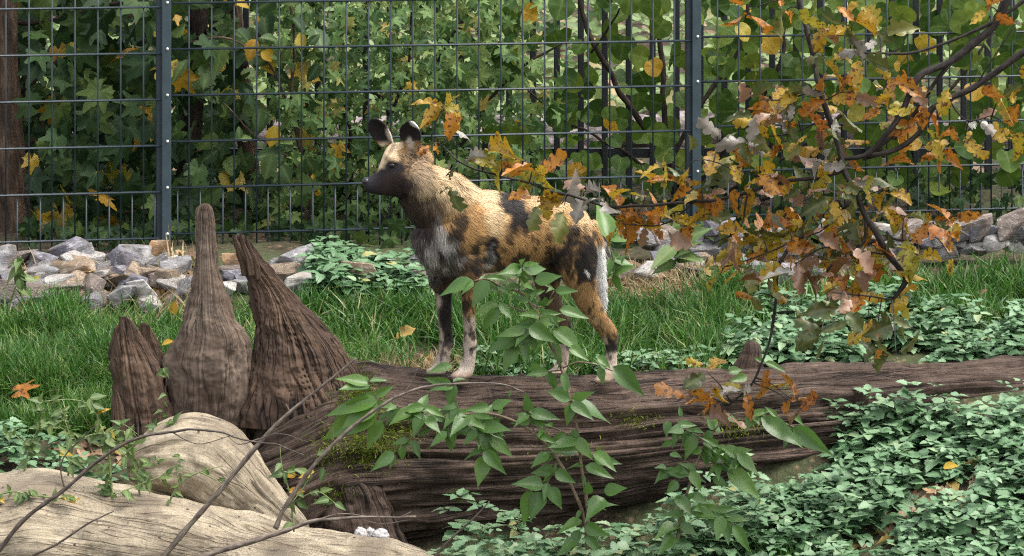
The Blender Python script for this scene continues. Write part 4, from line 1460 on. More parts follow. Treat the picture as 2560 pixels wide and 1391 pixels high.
# single fallen leaves one can point at
for (a, b, a2, b2, Y, tm_, m_, lab) in [
    (48, 975, 98, 958, 11.98, SYC[0], M_OAKO, 'orange fallen leaf lying on the grass at far left'),
    (985, 850, 1030, 815, 12.45, OAK[0], M_LITTER, 'pale tan curled oak leaf standing in the grass left of the dog'),
    (432, 785, 436, 755, 12.75, OVAT[0], M_LIMEY, 'yellow leaf on the grass left of the tall root stub'),
    (405, 862, 432, 850, 12.2, OVAT[0], M_LIMEY, 'yellow green leaf beside the base of the tall root stub'),
    (75, 705, 98, 690, 13.05, OVAT[0], M_LIMEY, 'yellow leaf curled between the rocks at far left'),
    (2358, 1170, 2395, 1160, 11.35, OVAT[0], M_LIMEY, 'yellow leaf on bare soil among the nettles at right'),
    (1571, 1033, 1583, 1022, 11.70, OVAT[0], M_LITTER, 'tiny pale leaf stuck on the trunk front'),
    (2450, 735, 2468, 722, 12.9, OVAT[0], M_LITTER, 'light brown leaf in the grass at right')]:
    o = link('fallen_leaf', leaf_mesh('fallen_%s' % lab[:12], tm_, m_), None, None, frame(P(a, b, Y), P(a2, b2, Y - .02), (.1, -.5, .9)))
    tag(o, lab, 'leaf', 'single fallen leaves')

# ------------------------------------------------------------------ the wild dog
DK = 1.784
DY0 = 11.99


def D3(u, v, d=0.0):
    return P(860 + u / DK, 230 + v / DK, DY0 + d)


def dpx(n):
    return n / DK * DY0 / F


def yaw(u):
    return (u - 720) / 800 * .13


def vslices(rows, nring, nseg, dfun):
    S = []
    for u, a, b, dd in rows:
        c = D3(u, (a + b) / 2, dfun(u))
        S.append(np.r_[c, 0, 0, dpx((b - a) / 2), 0, dpx(dd), 0])
    return loft(S, nring, nseg)


def path(rows, nring=30, nseg=18):
    """rows: u, v, in-view radius, depth radius, depth offset; rings square to the path"""
    C = np.array([D3(q[0], q[1], q[4]) for q in rows])
    T = np.gradient(C, axis=0)
    S = []
    for c, t, q in zip(C, T, rows):
        t = np.array([t[0], 0, t[2]])
        t /= np.linalg.norm(t) + 1e-9
        a = np.array([-t[2], 0, t[0]])
        S.append(np.r_[c, a * dpx(q[2]), 0, dpx(q[3]), 0])
    return loft(S, nring, nseg)


def ellipsoid(c, rx, ry, rz, tilt=0.0):
    n, m = 12, 14
    V = []
    for i in range(n):
        ph = math.pi * (i + .5) / n - math.pi / 2
        for k in range(m):
            th = 2 * math.pi * k / m
            x, y, z = math.cos(ph) * math.cos(th) * rx, math.cos(ph) * math.sin(th) * ry, math.sin(ph) * rz
            V.append((c[0] + x * math.cos(tilt) - z * math.sin(tilt), c[1] + y, c[2] + x * math.sin(tilt) + z * math.cos(tilt)))
    n0 = len(V)
    V = np.vstack([V, (np.array(V[:m]).mean(0)), (np.array(V[-m:]).mean(0))])
    k = np.arange(m)
    tri = np.vstack([np.stack([np.full(m, n0), (k + 1) % m, k], 1), np.stack([np.full(m, n0 + 1), (n - 1) * m + k, (n - 1) * m + (k + 1) % m], 1)])
    return V, [grid_faces(n, m), tri], np.zeros((len(V), 3))


def ear(b0, tip, w, nrm, cup=.35, th=.014):
    """cupped rounded ear from base midpoint to tip, width profile w (m), nrm points out of the cup"""
    b0, tip, nrm = map(lambda q: np.array(q, float), (b0, tip, nrm))
    ax = tip - b0
    L = np.linalg.norm(ax)
    ax /= L
    nrm = nrm - ax * nrm.dot(ax)
    nrm /= np.linalg.norm(nrm)
    sd = np.cross(nrm, ax)
    ns, nt = 13, 11
    F_, Bk = [], []
    for i in range(ns):
        s = i / (ns - 1)
        ww = w * (.62 + .55 * math.sin(math.pi * min(1, s * .78 + .08))) * math.sqrt(max(0.0, 1 - max(0, (s - .45) / .56) ** 2.4)) + .003
        for k in range(nt):
            t = -1 + 2 * k / (nt - 1)
            p = b0 + ax * L * s + sd * t * ww + nrm * cup * ww * (t * t - .6) + nrm * .02 * s * s
            F_.append(p + nrm * th / 2)
            Bk.append(p - nrm * th / 2)
    V = np.vstack([F_, Bk])
    n1 = ns * nt
    g = grid_faces(ns, nt, False)
    rim = [i * nt for i in range(ns)] + [(ns - 1) * nt + k for k in range(1, nt)] + [i * nt + nt - 1 for i in range(ns - 2, -1, -1)] + [k for k in range(nt - 2, 0, -1)]
    rim = np.array(rim)
    r2 = np.roll(rim, -1)
    side = np.stack([rim, rim + n1, r2 + n1, r2], 1)
    return V, [np.vstack([g, g[:, ::-1] + n1, side])], np.zeros((len(V), 3))


parts = []
# trunk of the body
parts.append(vslices([(328, 628, 682, 30), (350, 588, 730, 60), (398, 535, 772, 86), (460, 486, 790, 106), (550, 442, 796, 116), (650, 446, 794, 120), (750, 462, 788, 116),
                      (850, 472, 772, 108), (930, 478, 748, 100), (1010, 496, 735, 92), (1062, 530, 718, 76), (1094, 580, 685, 48), (1104, 612, 658, 20)], 60, 30, yaw))
# neck
hd = lambda u: -.075 - (330 - min(u, 330)) / 240 * .06
parts.append(path([(590, 572, 112, 88, yaw(560)), (510, 528, 124, 92, yaw(500)), (430, 485, 126, 87, yaw(450) - .012), (362, 440, 114, 80, -.065), (302, 390, 98, 74, -.075), (270, 365, 80, 60, -.08)], 30, 24))
# head and muzzle
parts.append(vslices([(372, 275, 430, 44), (345, 252, 458, 66), (300, 232, 468, 82), (250, 226, 466, 86), (212, 232, 464, 80), (185, 258, 462, 68), (168, 300, 461, 56), (150, 344, 459, 46),
                      (125, 369, 455, 38), (106, 381, 447, 32), (95, 390, 434, 24), (90, 398, 424, 12)], 44, 24, hd))
# cheek ruff and brow
parts.append(ellipsoid(D3(320, 385, -.135), dpx(78), dpx(40), dpx(74)))
parts.append(ellipsoid(D3(212, 296, -.155), dpx(34), dpx(30), dpx(24), -.4))
# ears: far one points up-left, near one up-right
parts.append(ear(D3(196, 236, -.06), D3(132, 114, -.05), dpx(37), (-.45, -.85, .05), .5))
parts.append(ear(D3(292, 246, -.125), D3(312, 128, -.14), dpx(43), (-.35, -.9, .15), .5))
# front legs: near (pale) and far (dark)
nl, fl_ = -.098, .028
parts.append(path([(520, 600, 95, 46, nl + .035), (535, 700, 84, 46, nl + .02), (556, 790, 50, 42, nl + .005), (556, 870, 35, 32, nl), (556, 970, 28, 27, nl), (560, 1060, 26, 25, nl),
                   (562, 1120, 32, 29, nl), (560, 1170, 29, 27, nl), (553, 1220, 31, 29, nl), (540, 1250, 36, 34, nl - .005), (528, 1266, 26, 34, nl - .01)], 50, 18))
parts.append(path([(430, 620, 84, 44, fl_ - .04), (436, 720, 72, 44, fl_ - .025), (440, 810, 48, 40, fl_ - .01), (443, 880, 38, 32, fl_), (447, 970, 32, 27, fl_), (452, 1060, 29, 25, fl_),
                   (455, 1120, 32, 28, fl_), (446, 1170, 29, 27, fl_), (436, 1212, 31, 29, fl_), (424, 1238, 34, 33, fl_ - .005), (412, 1252, 24, 32, fl_ - .01)], 50, 18))
# hind legs
nh, fh = -.045, .105
parts.append(path([(1005, 600, 92, 46, nh + .04), (1022, 690, 100, 50, nh + .02), (1036, 770, 86, 50, nh + .01), (1055, 840, 66, 44, nh), (1082, 920, 54, 37, nh), (1120, 990, 44, 31, nh), (1160, 1045, 40, 27, nh),
                   (1186, 1085, 37, 26, nh), (1193, 1135, 29, 24, nh), (1192, 1185, 26, 23, nh), (1190, 1230, 29, 26, nh - .005), (1178, 1262, 34, 33, nh - .012), (1165, 1282, 25, 33, nh - .015)], 56, 18))
parts.append(path([(930, 640, 80, 40, fh - .05), (915, 740, 78, 44, fh - .02), (905, 830, 58, 40, fh), (918, 910, 46, 34, fh), (950, 980, 38, 29, fh), (978, 1040, 35, 26, fh), (986, 1090, 31, 24, fh),
                   (982, 1150, 26, 22, fh), (974, 1205, 27, 24, fh), (960, 1240, 31, 30, fh - .005), (948, 1258, 24, 30, fh - .008)], 50, 18))
# paws with toes
for (u, v, d) in [(512, 1266, nl - .012), (398, 1250, fl_ - .012), (1150, 1284, nh - .02), (934, 1258, fh - .012)]:
    parts.append(ellipsoid(D3(u + 8, v - 2, d), dpx(42), dpx(36), dpx(20)))
    for k in range(4):
        o = (k - 1.5)
        parts.append(ellipsoid(D3(u - 26 + abs(o) * 9, v + 5, d + o * .0155), dpx(22), dpx(9.5), dpx(14), .25))
# tail
parts.append(path([(1086, 585, 26, 24, yaw(1100)), (1112, 630, 25, 23, yaw(1120)), (1124, 700, 25, 24, yaw(1130)), (1130, 780, 24, 24, yaw(1130)), (1137, 860, 21, 22, yaw(1130)), (1146, 925, 13, 14, yaw(1130)), (1150, 955, 4, 5, yaw(1130))], 34, 14))
Vd, fd, _ = merge(parts)
tmp_me = make_mesh('tmp', Vd, fd)
tmp = bpy.data.objects.new('tmp', tmp_me)
COL.objects.link(tmp)
rm = tmp.modifiers.new('r', 'REMESH')
rm.mode = 'VOXEL'
rm.voxel_size = .0058
sm = tmp.modifiers.new('s', 'SMOOTH')
sm.factor = .5
sm.iterations = 5
dg = bpy.context.evaluated_depsgraph_get()
body_me = bpy.data.meshes.new_from_object(tmp.evaluated_get(dg))
bpy.data.objects.remove(tmp)
body_me.name = 'body'
nv = len(body_me.vertices)
BV = np.empty(nv * 3, np.float32)
body_me.vertices.foreach_get('co', BV)
BV = BV.reshape(-1, 3).astype(float)
BN = np.empty(nv * 3, np.float32)
body_me.vertices.foreach_get('normal', BN)
BN = BN.reshape(-1, 3).astype(float)

C_TAN, C_OCH, C_CREAM = (.43, .245, .095), (.33, .19, .078), (.62, .46, .265)
C_BLK, C_DBR, C_WHT, C_PINK, C_MUZ = (.014, .011, .010), (.080, .052, .039), (.70, .67, .62), (.50, .40, .32), (.028, .024, .027)


def uv_of(p):
    px = 1280 + F * p[:, 0] / p[:, 1]
    py = HY + F * (H - p[:, 2]) / p[:, 1]
    return (px - 860) * DK, (py - 230) * DK


def coat(p):
    u, v = uv_of(p)
    q = p * 26
    w1 = fbm(q, 5, 3) - .5
    w2 = fbm(q + 40, 6, 3) - .5
    fine = fbm(p * np.array([90, 90, 45]), 8, 3) - .5
    u2, v2 = u + w1 * 70, v + w2 * 70
    col = np.tile(np.array(C_TAN), (len(p), 1))

    def put(c, m):
        m = np.clip(m, 0, 1)[:, None]
        col[:] = col * (1 - m) + np.array(c) * m

    def ell(cx, cy, rx, ry, ang=0.0, soft=.22, uu=u2, vv=v2, fz=.9):
        a = math.radians(ang)
        x, y = uu - cx, vv - cy
        xx, yy = (x * math.cos(a) + y * math.sin(a)) / rx, (-x * math.sin(a) + y * math.cos(a)) / ry
        d = np.sqrt(xx * xx + yy * yy) + fine * fz * .5
        return 1 - smooth(1 - soft, 1 + soft, d)
    # body ground colours
    put(C_OCH, smooth(620, 800, v) * .8)
    put(C_CREAM, ell(600, 480, 90, 150, -20, .5))
    put(C_CREAM, ell(460, 380, 120, 130, 20, .5) * .95)
    put(C_CREAM, ell(1060, 540, 50, 60, 0, .5) * .7)
    put(C_CREAM, ell(900, 480, 130, 40, 8, .6) * .55)
    put(C_DBR, ell(760, 815, 190, 38, 0, .5) * .85)
    put(C_BLK, ell(920, 790, 50, 110, 10, .4) * .85)
    nk = smooth(.02, .10, fbm(p * np.array([30, 30, 60]) + 31, 22, 3) - .5) * smooth(620, 520, u) * smooth(330, 400, u) * smooth(330, 400, v)
    put((.20, .125, .06), nk * .55)
    # back saddle stripe and spots behind it
    put(C_BLK, ell(735, 520, 44, 110, -28, .3))
    put(C_BLK, ell(800, 555, 40, 60, -40, .4) * .8)
    for (a, b, r1, r2) in [(745, 610, 14, 30), (785, 625, 13, 26), (825, 600, 14, 24), (715, 640, 10, 26), (850, 645, 10, 16), (690, 690, 12, 26), (660, 760, 22, 30), (770, 700, 9, 22)]:
        put(C_BLK, ell(a, b, r1, r2, -15, .4) * .8)
    fs = smooth(.05, .11, fbm(p * np.array([34, 34, 24]) + 71, 15, 3) - .5) * smooth(640, 720, u) * smooth(560, 660, v) * smooth(860, 800, v)
    put(C_BLK, fs * .85)
    # shoulder: dark edge, ochre panel, white flash
    put(C_TAN, ell(555, 575, 60, 95, -10, .3))
    put(C_BLK, ell(492, 600, 26, 85, 8, .35) * .9)
    put(C_BLK, ell(632, 690, 34, 58, -20, .35))
    put(C_BLK, ell(520, 735, 70, 62, 10, .45) * .8)
    put(C_OCH, ell(545, 690, 30, 45, 0, .4) * .8)
    put(C_WHT, ell(618, 735, 20, 52, 12, .3))
    put(C_BLK, ell(570, 760, 20, 40, 0, .3) * .8)
    sm_ = smooth(.02, .09, fbm(p * np.array([40, 40, 26]) + 17, 18, 3) - .5) * smooth(430, 500, u) * smooth(700, 620, u) * smooth(600, 680, v) * smooth(880, 820, v)
    put(C_BLK, sm_ * .9)
    hm_ = smooth(.0, .08, fbm(p * np.array([36, 36, 20]) + 27, 19, 3) - .5) * smooth(950, 1000, u) * smooth(580, 640, v) * smooth(900, 830, v)
    put(C_BLK, hm_ * .9)
    # chest mottled white on dark
    ch = ell(408, 700, 92, 120, -15, .25)
    put((.10, .085, .075), ch)
    put((.60, .57, .53), ch * smooth(.0, .10, fbm(p * 52, 12, 3) - .48) * .9)
    put(C_BLK, ch * smooth(.0, .10, fbm(p * 34 + 9, 13, 3) - .55) * .95)
    put((.50, .47, .43), ell(445, 625, 36, 56, -25, .4) * .75)
    put((.5, .47, .44), ell(385, 690, 22, 60, 10, .4) * .6)
    put(C_BLK, ell(430, 800, 60, 40, 0, .4) * .8)
    # throat mane
    put(C_DBR, ell(310, 540, 125, 112, 28, .3))
    put((.30, .22, .14), ell(395, 470, 60, 46, 20, .6) * smooth(.0, .12, fbm(p * np.array([70, 70, 30]) + 3, 25, 2) - .47) * .8)
    put((.025, .017, .014), ell(330, 580, 90, 60, 30, .5) * .8)
    put((.30, .27, .24), ell(412, 545, 14, 40, -12, .4) * .8)
    put((.022, .016, .014), ell(290, 455, 120, 22, 8, .4) * .85)
    # head
    hm = ell(300, 335, 70, 110, -10, .3, u, v)
    put((.27, .185, .11), hm * .8)
    put(C_BLK, hm * smooth(.02, .10, fbm(p * 120, 14, 2) - .5) * .75)
    put((.66, .50, .32), ell(188, 288, 46, 58, 25, .3))
    put((.52, .39, .25), ell(340, 400, 60, 60, 0, .5) * .8)
    put((.68, .53, .34), ell(225, 232, 26, 40, 20, .4) * .9)
    put((.50, .40, .29), ell(178, 220, 18, 44, 10, .4, u, v) * .9)
    put(C_DBR, ell(205, 262, 6, 46, 25, .6, u, v) * .6)
    put(C_MUZ, ell(160, 410, 112, 78, 6, .18))
    put(C_MUZ, ell(222, 335, 42, 26, 12, .3, u, v))
    put((.045, .03, .028), ell(235, 415, 70, 60, 0, .4) * .9)
    # ears
    em = (v < 232 + 18 * w1) & (u < 380)
    put(C_BLK, np.where(em, 1.0, 0.0) * smooth(238, 215, v))
    put((.60, .50, .42), ell(206, 196, 14, 34, -28, .4, u, v) * .8)
    put((.66, .63, .60), ell(318, 146, 26, 12, 22, .3, u, v))
    put((.60, .52, .42), ell(292, 235, 14, 30, 0, .4, u, v) * .8)
    # thigh: black streaks, white flash
    for (a, b, r1, r2, s) in [(1010, 620, 34, 36, .9), (1095, 630, 16, 26, .9), (1020, 700, 26, 52, .8), (1065, 720, 30, 70, .95), (1105, 720, 22, 74, .95), (985, 680, 22, 40, .7), (1085, 800, 32, 46, .95), (1050, 800, 20, 40, .8), (960, 720, 20, 50, .6), (1110, 820, 14, 50, .9)]:
        put(C_BLK, ell(a, b, r1, r2, -8, .35) * s)
    put(C_WHT, ell(1072, 790, 9, 26, -10, .3) * .85)
    # legs
    nearF = (u > 505) & (u < 625) & (v > 830)
    farF = (u > 370) & (u <= 505) & (v > 830)
    nearH = (u > 1000) & (v > 850)
    farH = (u > 850) & (u <= 1010) & (v > 850)
    nz = lambda m, t: np.where(m, t, 0.0)
    put(C_OCH, nz(nearF, smooth(820, 850, v) * .6))
    put(C_PINK, nz(nearF, smooth(975, 1010, v2)))
    put((.56, .47, .40), nz(nearF, smooth(1100, 1200, v) * .7))
    for (a, b, r1, r2) in [(545, 950, 24, 36), (585, 1030, 10, 60), (565, 1095, 18, 16), (530, 870, 20, 40), (575, 1150, 16, 10)]:
        put(C_BLK, nz(nearF, ell(a, b, r1, r2, 0, .3) * .9))
    put((.035, .027, .024), nz(farF, smooth(830, 860, v)))
    put(C_PINK, nz(farF, smooth(14, -14, u2 - (418 + (v - 900) * .12)) * smooth(860, 930, v)))
    put(C_PINK, nz(farF, smooth(1110, 1150, v2)))
    put(C_BLK, nz(farF, ell(425, 1110, 10, 14, 0, .3) * .8))
    put(C_PINK, nz(nearH, smooth(1085, 1130, v2)))
    put(C_BLK, nz(nearH, ell(1192, 1120, 24, 32, -20, .3) * .95))
    put(C_CREAM, nz(nearH, ell(1120, 1030, 16, 60, -35, .5) * .4))
    put((.10, .07, .05), nz(farH, smooth(850, 880, v) * .85))
    put(C_PINK, nz(farH, smooth(1060, 1120, v2) * .9))
    lm = smooth(.06, .12, fbm(p * np.array([60, 60, 34]) + 5, 20, 3) - .5) * smooth(860, 920, v) * smooth(1250, 1200, v)
    put(C_BLK, lm * .75)
    pw = smooth(1236, 1262, v)
    put((.28, .19, .135), pw * .75)
    # tail
    tl = ((u > 1106 + (v - 640) * .035) & (v > 635) & (v < 1000) & (p[:, 1] > DY0 + .02))
    put((.80, .78, .75), np.where(tl, smooth(640, 690, v), 0))
    col *= (1 + fine * .5)[:, None]
    return np.clip(col, .006, .9)


dog_base = D3(760, 1272, 0)
dog = thing('wild_dog', dog_base, 'African wild dog with mottled tan, black and white coat standing on the fallen trunk', 'wild dog')
ca = body_me.color_attributes.new('coat', 'FLOAT_COLOR', 'POINT')
cc = coat(BV)
ca.data.foreach_set('color', np.c_[cc * .85, np.ones(nv)].astype(np.float32).ravel())
body_me.vertices.foreach_set('co', local(dog, BV).astype(np.float32).ravel())
body_me.polygons.foreach_set('use_smooth', np.ones(len(body_me.polygons), dtype=bool))
body_me.materials.clear()
body_me.update()
t = NT('coat_skin')
M_SKIN = t.bsdf(t.attr('coat').outputs['Color'], .8, .2, t.bump(t.noise(t.geo(), 160, 3, .6, (1, 1, .5)), .5, .004))
t = NT('coat_fur')
M_FUR = t.bsdf(t.attr('coat').outputs['Color'], .62, .22, None, sheen=.08)
link('body', body_me, M_SKIN, dog)

# fur
body_me.calc_loop_triangles()
nt_ = len(body_me.loop_triangles)
tri = np.empty(nt_ * 3, np.int32)
body_me.loop_triangles.foreach_get('vertices', tri)
tri = tri.reshape(-1, 3)
a_, b_, c_ = BV[tri[:, 0]], BV[tri[:, 1]], BV[tri[:, 2]]
area = np.linalg.norm(np.cross(b_ - a_, c_ - a_), axis=1)
cen = (a_ + b_ + c_) / 3
un, vn = uv_of(cen)
dens = np.where(BN[tri[:, 0], 1] > .5, .25, 1.0) * np.where(vn > 900, .8, 1.0)
pr = area * dens
r = np.random.default_rng(5)
NF = 170000
ti = r.choice(nt_, NF, p=pr / pr.sum())
w = r.dirichlet((1, 1, 1), NF)
RP = a_[ti] * w[:, 0:1] + b_[ti] * w[:, 1:2] + c_[ti] * w[:, 2:3]
RN = BN[tri[ti, 0]] * w[:, 0:1] + BN[tri[ti, 1]] * w[:, 1:2] + BN[tri[ti, 2]] * w[:, 2:3]
RN /= np.linalg.norm(RN, axis=1, keepdims=True)
u, v = uv_of(RP)
# flow and length maps
flow = np.tile(np.array([.9, 0.0, -.45]), (NF, 1))
leng = np.full(NF, .030)


def reg(m, fl, ln):
    m = np.clip(m, 0, 1)
    global flow, leng
    flow = flow * (1 - m[:, None]) + np.array(fl) * m[:, None]
    leng = leng * (1 - m) + ln * m


reg(smooth(600, 430, u), (.45, 0, -.85), .050)
reg(smooth(560, 430, u) * smooth(470, 560, v), (.15, 0, -1), .055)
reg(smooth(500, 380, u) * smooth(440, 330, v), (.9, 0, -.35), .034)
reg(smooth(330, 240, u) * smooth(520, 450, v), (.85, 0, -.3), .016)
reg(smooth(230, 170, u) * smooth(500, 465, v), (1, 0, .1), .004)
reg(smooth(240, 225, v), (-.1, 0, 1), .007)
reg(smooth(600, 760, v) * smooth(640, 720, u), (.5, 0, -.85), .024)
reg(smooth(940, 1010, u) * smooth(480, 600, v), (.45, 0, -.9), .026)
reg(smooth(800, 900, v), (.15, 0, -1), .013)
reg(smooth(1050, 1150, v), (0, 0, -1), .008)
reg(smooth(1225, 1260, v), (-.6, 0, -.5), .005)
reg(np.where((u > 1108) & (v > 630) & (v < 1010) & (RP[:, 1] > DY0 + .02), 1.0, 0.0), (.3, 0, -.9), .040)
ns = np.stack([fbm(RP * 30, 41, 2), fbm(RP * 30, 42, 2), fbm(RP * 30, 43, 2)], 1) - .5
fl3 = flow + ns * 1.2 + r.normal(0, .12, (NF, 3))
fl3 -= RN * (fl3 * RN).sum(1, keepdims=True)
fl3 /= np.linalg.norm(fl3, axis=1, keepdims=True) + 1e-9
lift = np.where(leng > .03, .42, .34)[:, None]
d1 = fl3 + RN * (lift + .35)
d1 /= np.linalg.norm(d1, axis=1, keepdims=True)
d2 = fl3 + RN * (lift - .25) + np.array([0, 0, -.12])
d2 /= np.linalg.norm(d2, axis=1, keepdims=True)
Ln = (leng * r.uniform(.6, 1.25, NF))[:, None]
side = np.cross(d1, RN)
side /= np.linalg.norm(side, axis=1, keepdims=True) + 1e-9
ww = np.clip(leng * .038, .0005, .0011)[:, None]
p0 = RP - RN * .002
p1 = p0 + d1 * Ln * .5
p2 = p1 + d2 * Ln * .5
FV = np.stack([p0 - side * ww, p0 + side * ww, p1 + side * ww * .8, p1 - side * ww * .8, p2], 1).reshape(-1, 3)
o5 = (np.arange(NF) * 5)[:, None]
fq = np.array([[0, 1, 2, 3]]) + o5
ft = np.array([[3, 2, 4]]) + o5
fc = coat(RP) * r.uniform(.55, 1.35, (NF, 1))
fcol = np.repeat(fc, 5, 0).reshape(NF, 5, 3)
fcol[:, 4] *= 1.12
fur_me = make_mesh('fur', local(dog, FV), [fq, ft], True, None, {'coat': np.clip(fcol.reshape(-1, 3), 0, .95)})
sn = RN + d1 * .25
sn /= np.linalg.norm(sn, axis=1, keepdims=True)
fur_me.normals_split_custom_set_from_vertices(np.repeat(sn, 5, 0).astype(np.float32).tolist())
link('fur', fur_me, M_FUR, dog)

# nose, eye, claws
t = NT('wet_nose')
M_NOSE = t.bsdf((.012, .011, .013), .35, .5, t.bump(t.noise(t.geo(), 400, 2), .4, .001))
t = NT('eye_dark')
M_EYE = t.bsdf((.012, .008, .006), .08, .6)
t = NT('claw_horn')
M_CLAW = t.bsdf((.05, .04, .035), .4, .5)
for nm, c, rr, mt, tl in [('nose', D3(99, 400, -.137), (.0165, .019, .0155), M_NOSE, -.3), ('eye', D3(214, 328, -.172), (.0105, .007, .0085), M_EYE, -.3), ('eye', D3(168, 322, -.062), (.0105, .007, .0085), M_EYE, -.3)]:
    Ve, fe, _g = ellipsoid(c, *rr, tl)
    link(nm, make_mesh(nm, local(dog, Ve), fe), mt, dog)
for (uu, vv, d) in [(512, 1266, nl - .012), (398, 1250, fl_ - .012), (1150, 1284, nh - .02), (934, 1258, fh - .012)]:
    for k in range(4):
        o = (k - 1.5)
        q0 = D3(uu - 46 + abs(o) * 9, vv + 4, d + o * .0155)
        q1 = D3(uu - 58 + abs(o) * 9, vv + 14, d + o * .0165)
        Ve, fe, _g = tube([q0, (q0 + q1) / 2 + np.array([0, 0, .002]), q1], [.0035, .003, .0008], 6, 5)
        link('claw', make_mesh('claw', local(dog, Ve), fe), M_CLAW, dog)

# ------------------------------------------------------------------ shrub in front of the log
def c6(x, y): return 780 + x / 2.783, 900 + y / 2.783
def c8(x, y): return 1050 + x / 3.76, 640 + y / 3.76
def c5(x, y): return 1660 + x / 1.984, 690 + y / 1.984


def leafy_plant(name, label, base_px, stems, leaves, Y, tmpls, mats, cat='shrub', seed=0, up=.75, Yj=.05, stem_mat=None, extra=0):
    b = P(*base_px, Y)
    pl = thing(name, b, label, cat)
    rr = random.Random(seed)
    for i, (pts, rad) in enumerate(stems):
        q = [(p[0], p[1], Y + (p[2] if len(p) > 2 else 0)) for p in pts]
        branch_part(pl, 'stem', q, rad, stem_mat or M_STEM, .004, 6, seed + i)
    inv = pl.matrix_basis.inverted()
    for i, lf in enumerate(leaves):
        (x0, y0), (x1, y1) = lf[0], lf[1]
        dy = rr.uniform(-Yj, Yj) * .5 - .01
        tipd = -abs(rr.gauss(.02, .03)) if y1 > y0 else rr.gauss(0, .03)
        p0, p1 = P(x0, y0, Y + dy), P(x1, y1, Y + dy + tipd)
        k = rr.randrange(len(tmpls))
        m = mats[0] if len(mats) == 1 or rr.random() > .06 else mats[1]
        nrm = (rr.gauss(0, .3), -1 + rr.gauss(0, .25), up + rr.gauss(0, .35))
        o = bpy.data.objects.new('leaf', leaf_mesh('%s_leaf_%d' % (name, k), tmpls[k], m))
        COL.objects.link(o)
        o.parent = pl
        o.matrix_basis = inv @ frame(p0, p1, nrm)
        wsc = (lf[2] if len(lf) > 2 else rr.uniform(1.2, 1.55)) * .62
        o.matrix_basis = o.matrix_basis @ Matrix.Diagonal((1, wsc, 1, 1))
    for i in range(extra):
        q = stems[rr.randrange(len(stems))][0]
        cq = catmull(np.array([P(p[0], p[1], Y) for p in q]), 24)
        b = cq[rr.randrange(4, 24)]
        d = np.array([rr.gauss(0, .8), rr.gauss(-.25, .4), rr.gauss(-.35, .5)])
        d /= np.linalg.norm(d)
        k = rr.randrange(len(tmpls))
        o = bpy.data.objects.new('leaf', leaf_mesh('%s_leaf_%d' % (name, k), tmpls[k], mats[0]))
        COL.objects.link(o)
        o.parent = pl
        o.matrix_basis = inv @ frame(b, b + d * rr.uniform(.05, .10), (rr.gauss(0, .4), -1, up)) @ Matrix.Diagonal((1, rr.uniform(.75, 1.05), 1, 1))
    return pl


L8 = [((960, 110), (940, 28)), ((960, 115), (1105, 38)), ((965, 120), (1205, 118)), ((955, 115), (765, 150)), ((1075, 235), (1338, 185), 1.7), ((1065, 240), (935, 150)), ((1075, 240), (1272, 278)),
      ((940, 190), (770, 168)), ((640, 220), (850, 200)), ((630, 230), (485, 485), 1.9), ((640, 235), (760, 345), 1.7), ((500, 230), (170, 355)), ((500, 240), (395, 355)), ((740, 300), (832, 342)),
      ((1180, 470), (1150, 370), 1.8), ((1185, 470), (1262, 388), 1.7), ((1270, 330), (1482, 320)), ((1260, 320), (1208, 305)), ((745, 440), (868, 602), 1.6), ((735, 450), (498, 545)), ((725, 480), (598, 722), 1.6),
      ((1020, 440), (858, 362)), ((1110, 620), (1372, 588)), ((1050, 610), (898, 655)), ((1000, 690), (706, 752)), ((1020, 665), (1295, 802), 1.8), ((930, 770), (608, 892)), ((930, 770), (1052, 985), 1.6),
      ((915, 820), (768, 1095), 1.8), ((1250, 700), (1545, 862), 2.0), ((1250, 830), (1325, 1015), 2.0), ((1400, 850), (1592, 975), 1.6), ((1310, 505), (1602, 572)), ((1200, 790), (1058, 885)),
      ((1090, 1005), (1078, 1165), 2.0), ((1670, 940), (1792, 1052), 1.7), ((1810, 1040), (2125, 1312), 1.6), ((1060, 340), (930, 318)), ((1060, 345), (1190, 330)), ((1130, 560), (1330, 520)), ((1120, 560), (960, 540)),
      ((700, 290), (560, 330)), ((560, 235), (620, 170)), ((1240, 560), (1310, 690)), ((1060, 700), (1200, 740), 2.2), ((300, 1210), (40, 1160)), ((300, 1030), (70, 1085)), ((310, 1185), (452, 1138)), ((860, 1262), (828, 1340))]
S8 = [([(1392, 1290), (1380, 1250), (1330, 1060), (1200, 780), (1120, 570), (1030, 450), (930, 345), (760, 290), (640, 220), (500, 235)], [.0065, .006, .0055, .005, .004, .003, .002]),
      ([(1330, 1060), (1480, 1000), (1640, 1020), (1810, 1085)], [.003, .003, .002]), ([(1330, 1075), (1130, 1092)], [.0025, .002]), ([(930, 345), (940, 190), (960, 115)], [.003, .002, .0015]),
      ([(1060, 345), (1066, 240)], [.0025, .002]), ([(1030, 450), (1160, 480), (1260, 330)], [.0025, .002, .0015]), ([(1200, 780), (1000, 690), (930, 770)], [.003, .002, .002]), ([(1120, 570), (740, 440)], [.003, .002])]
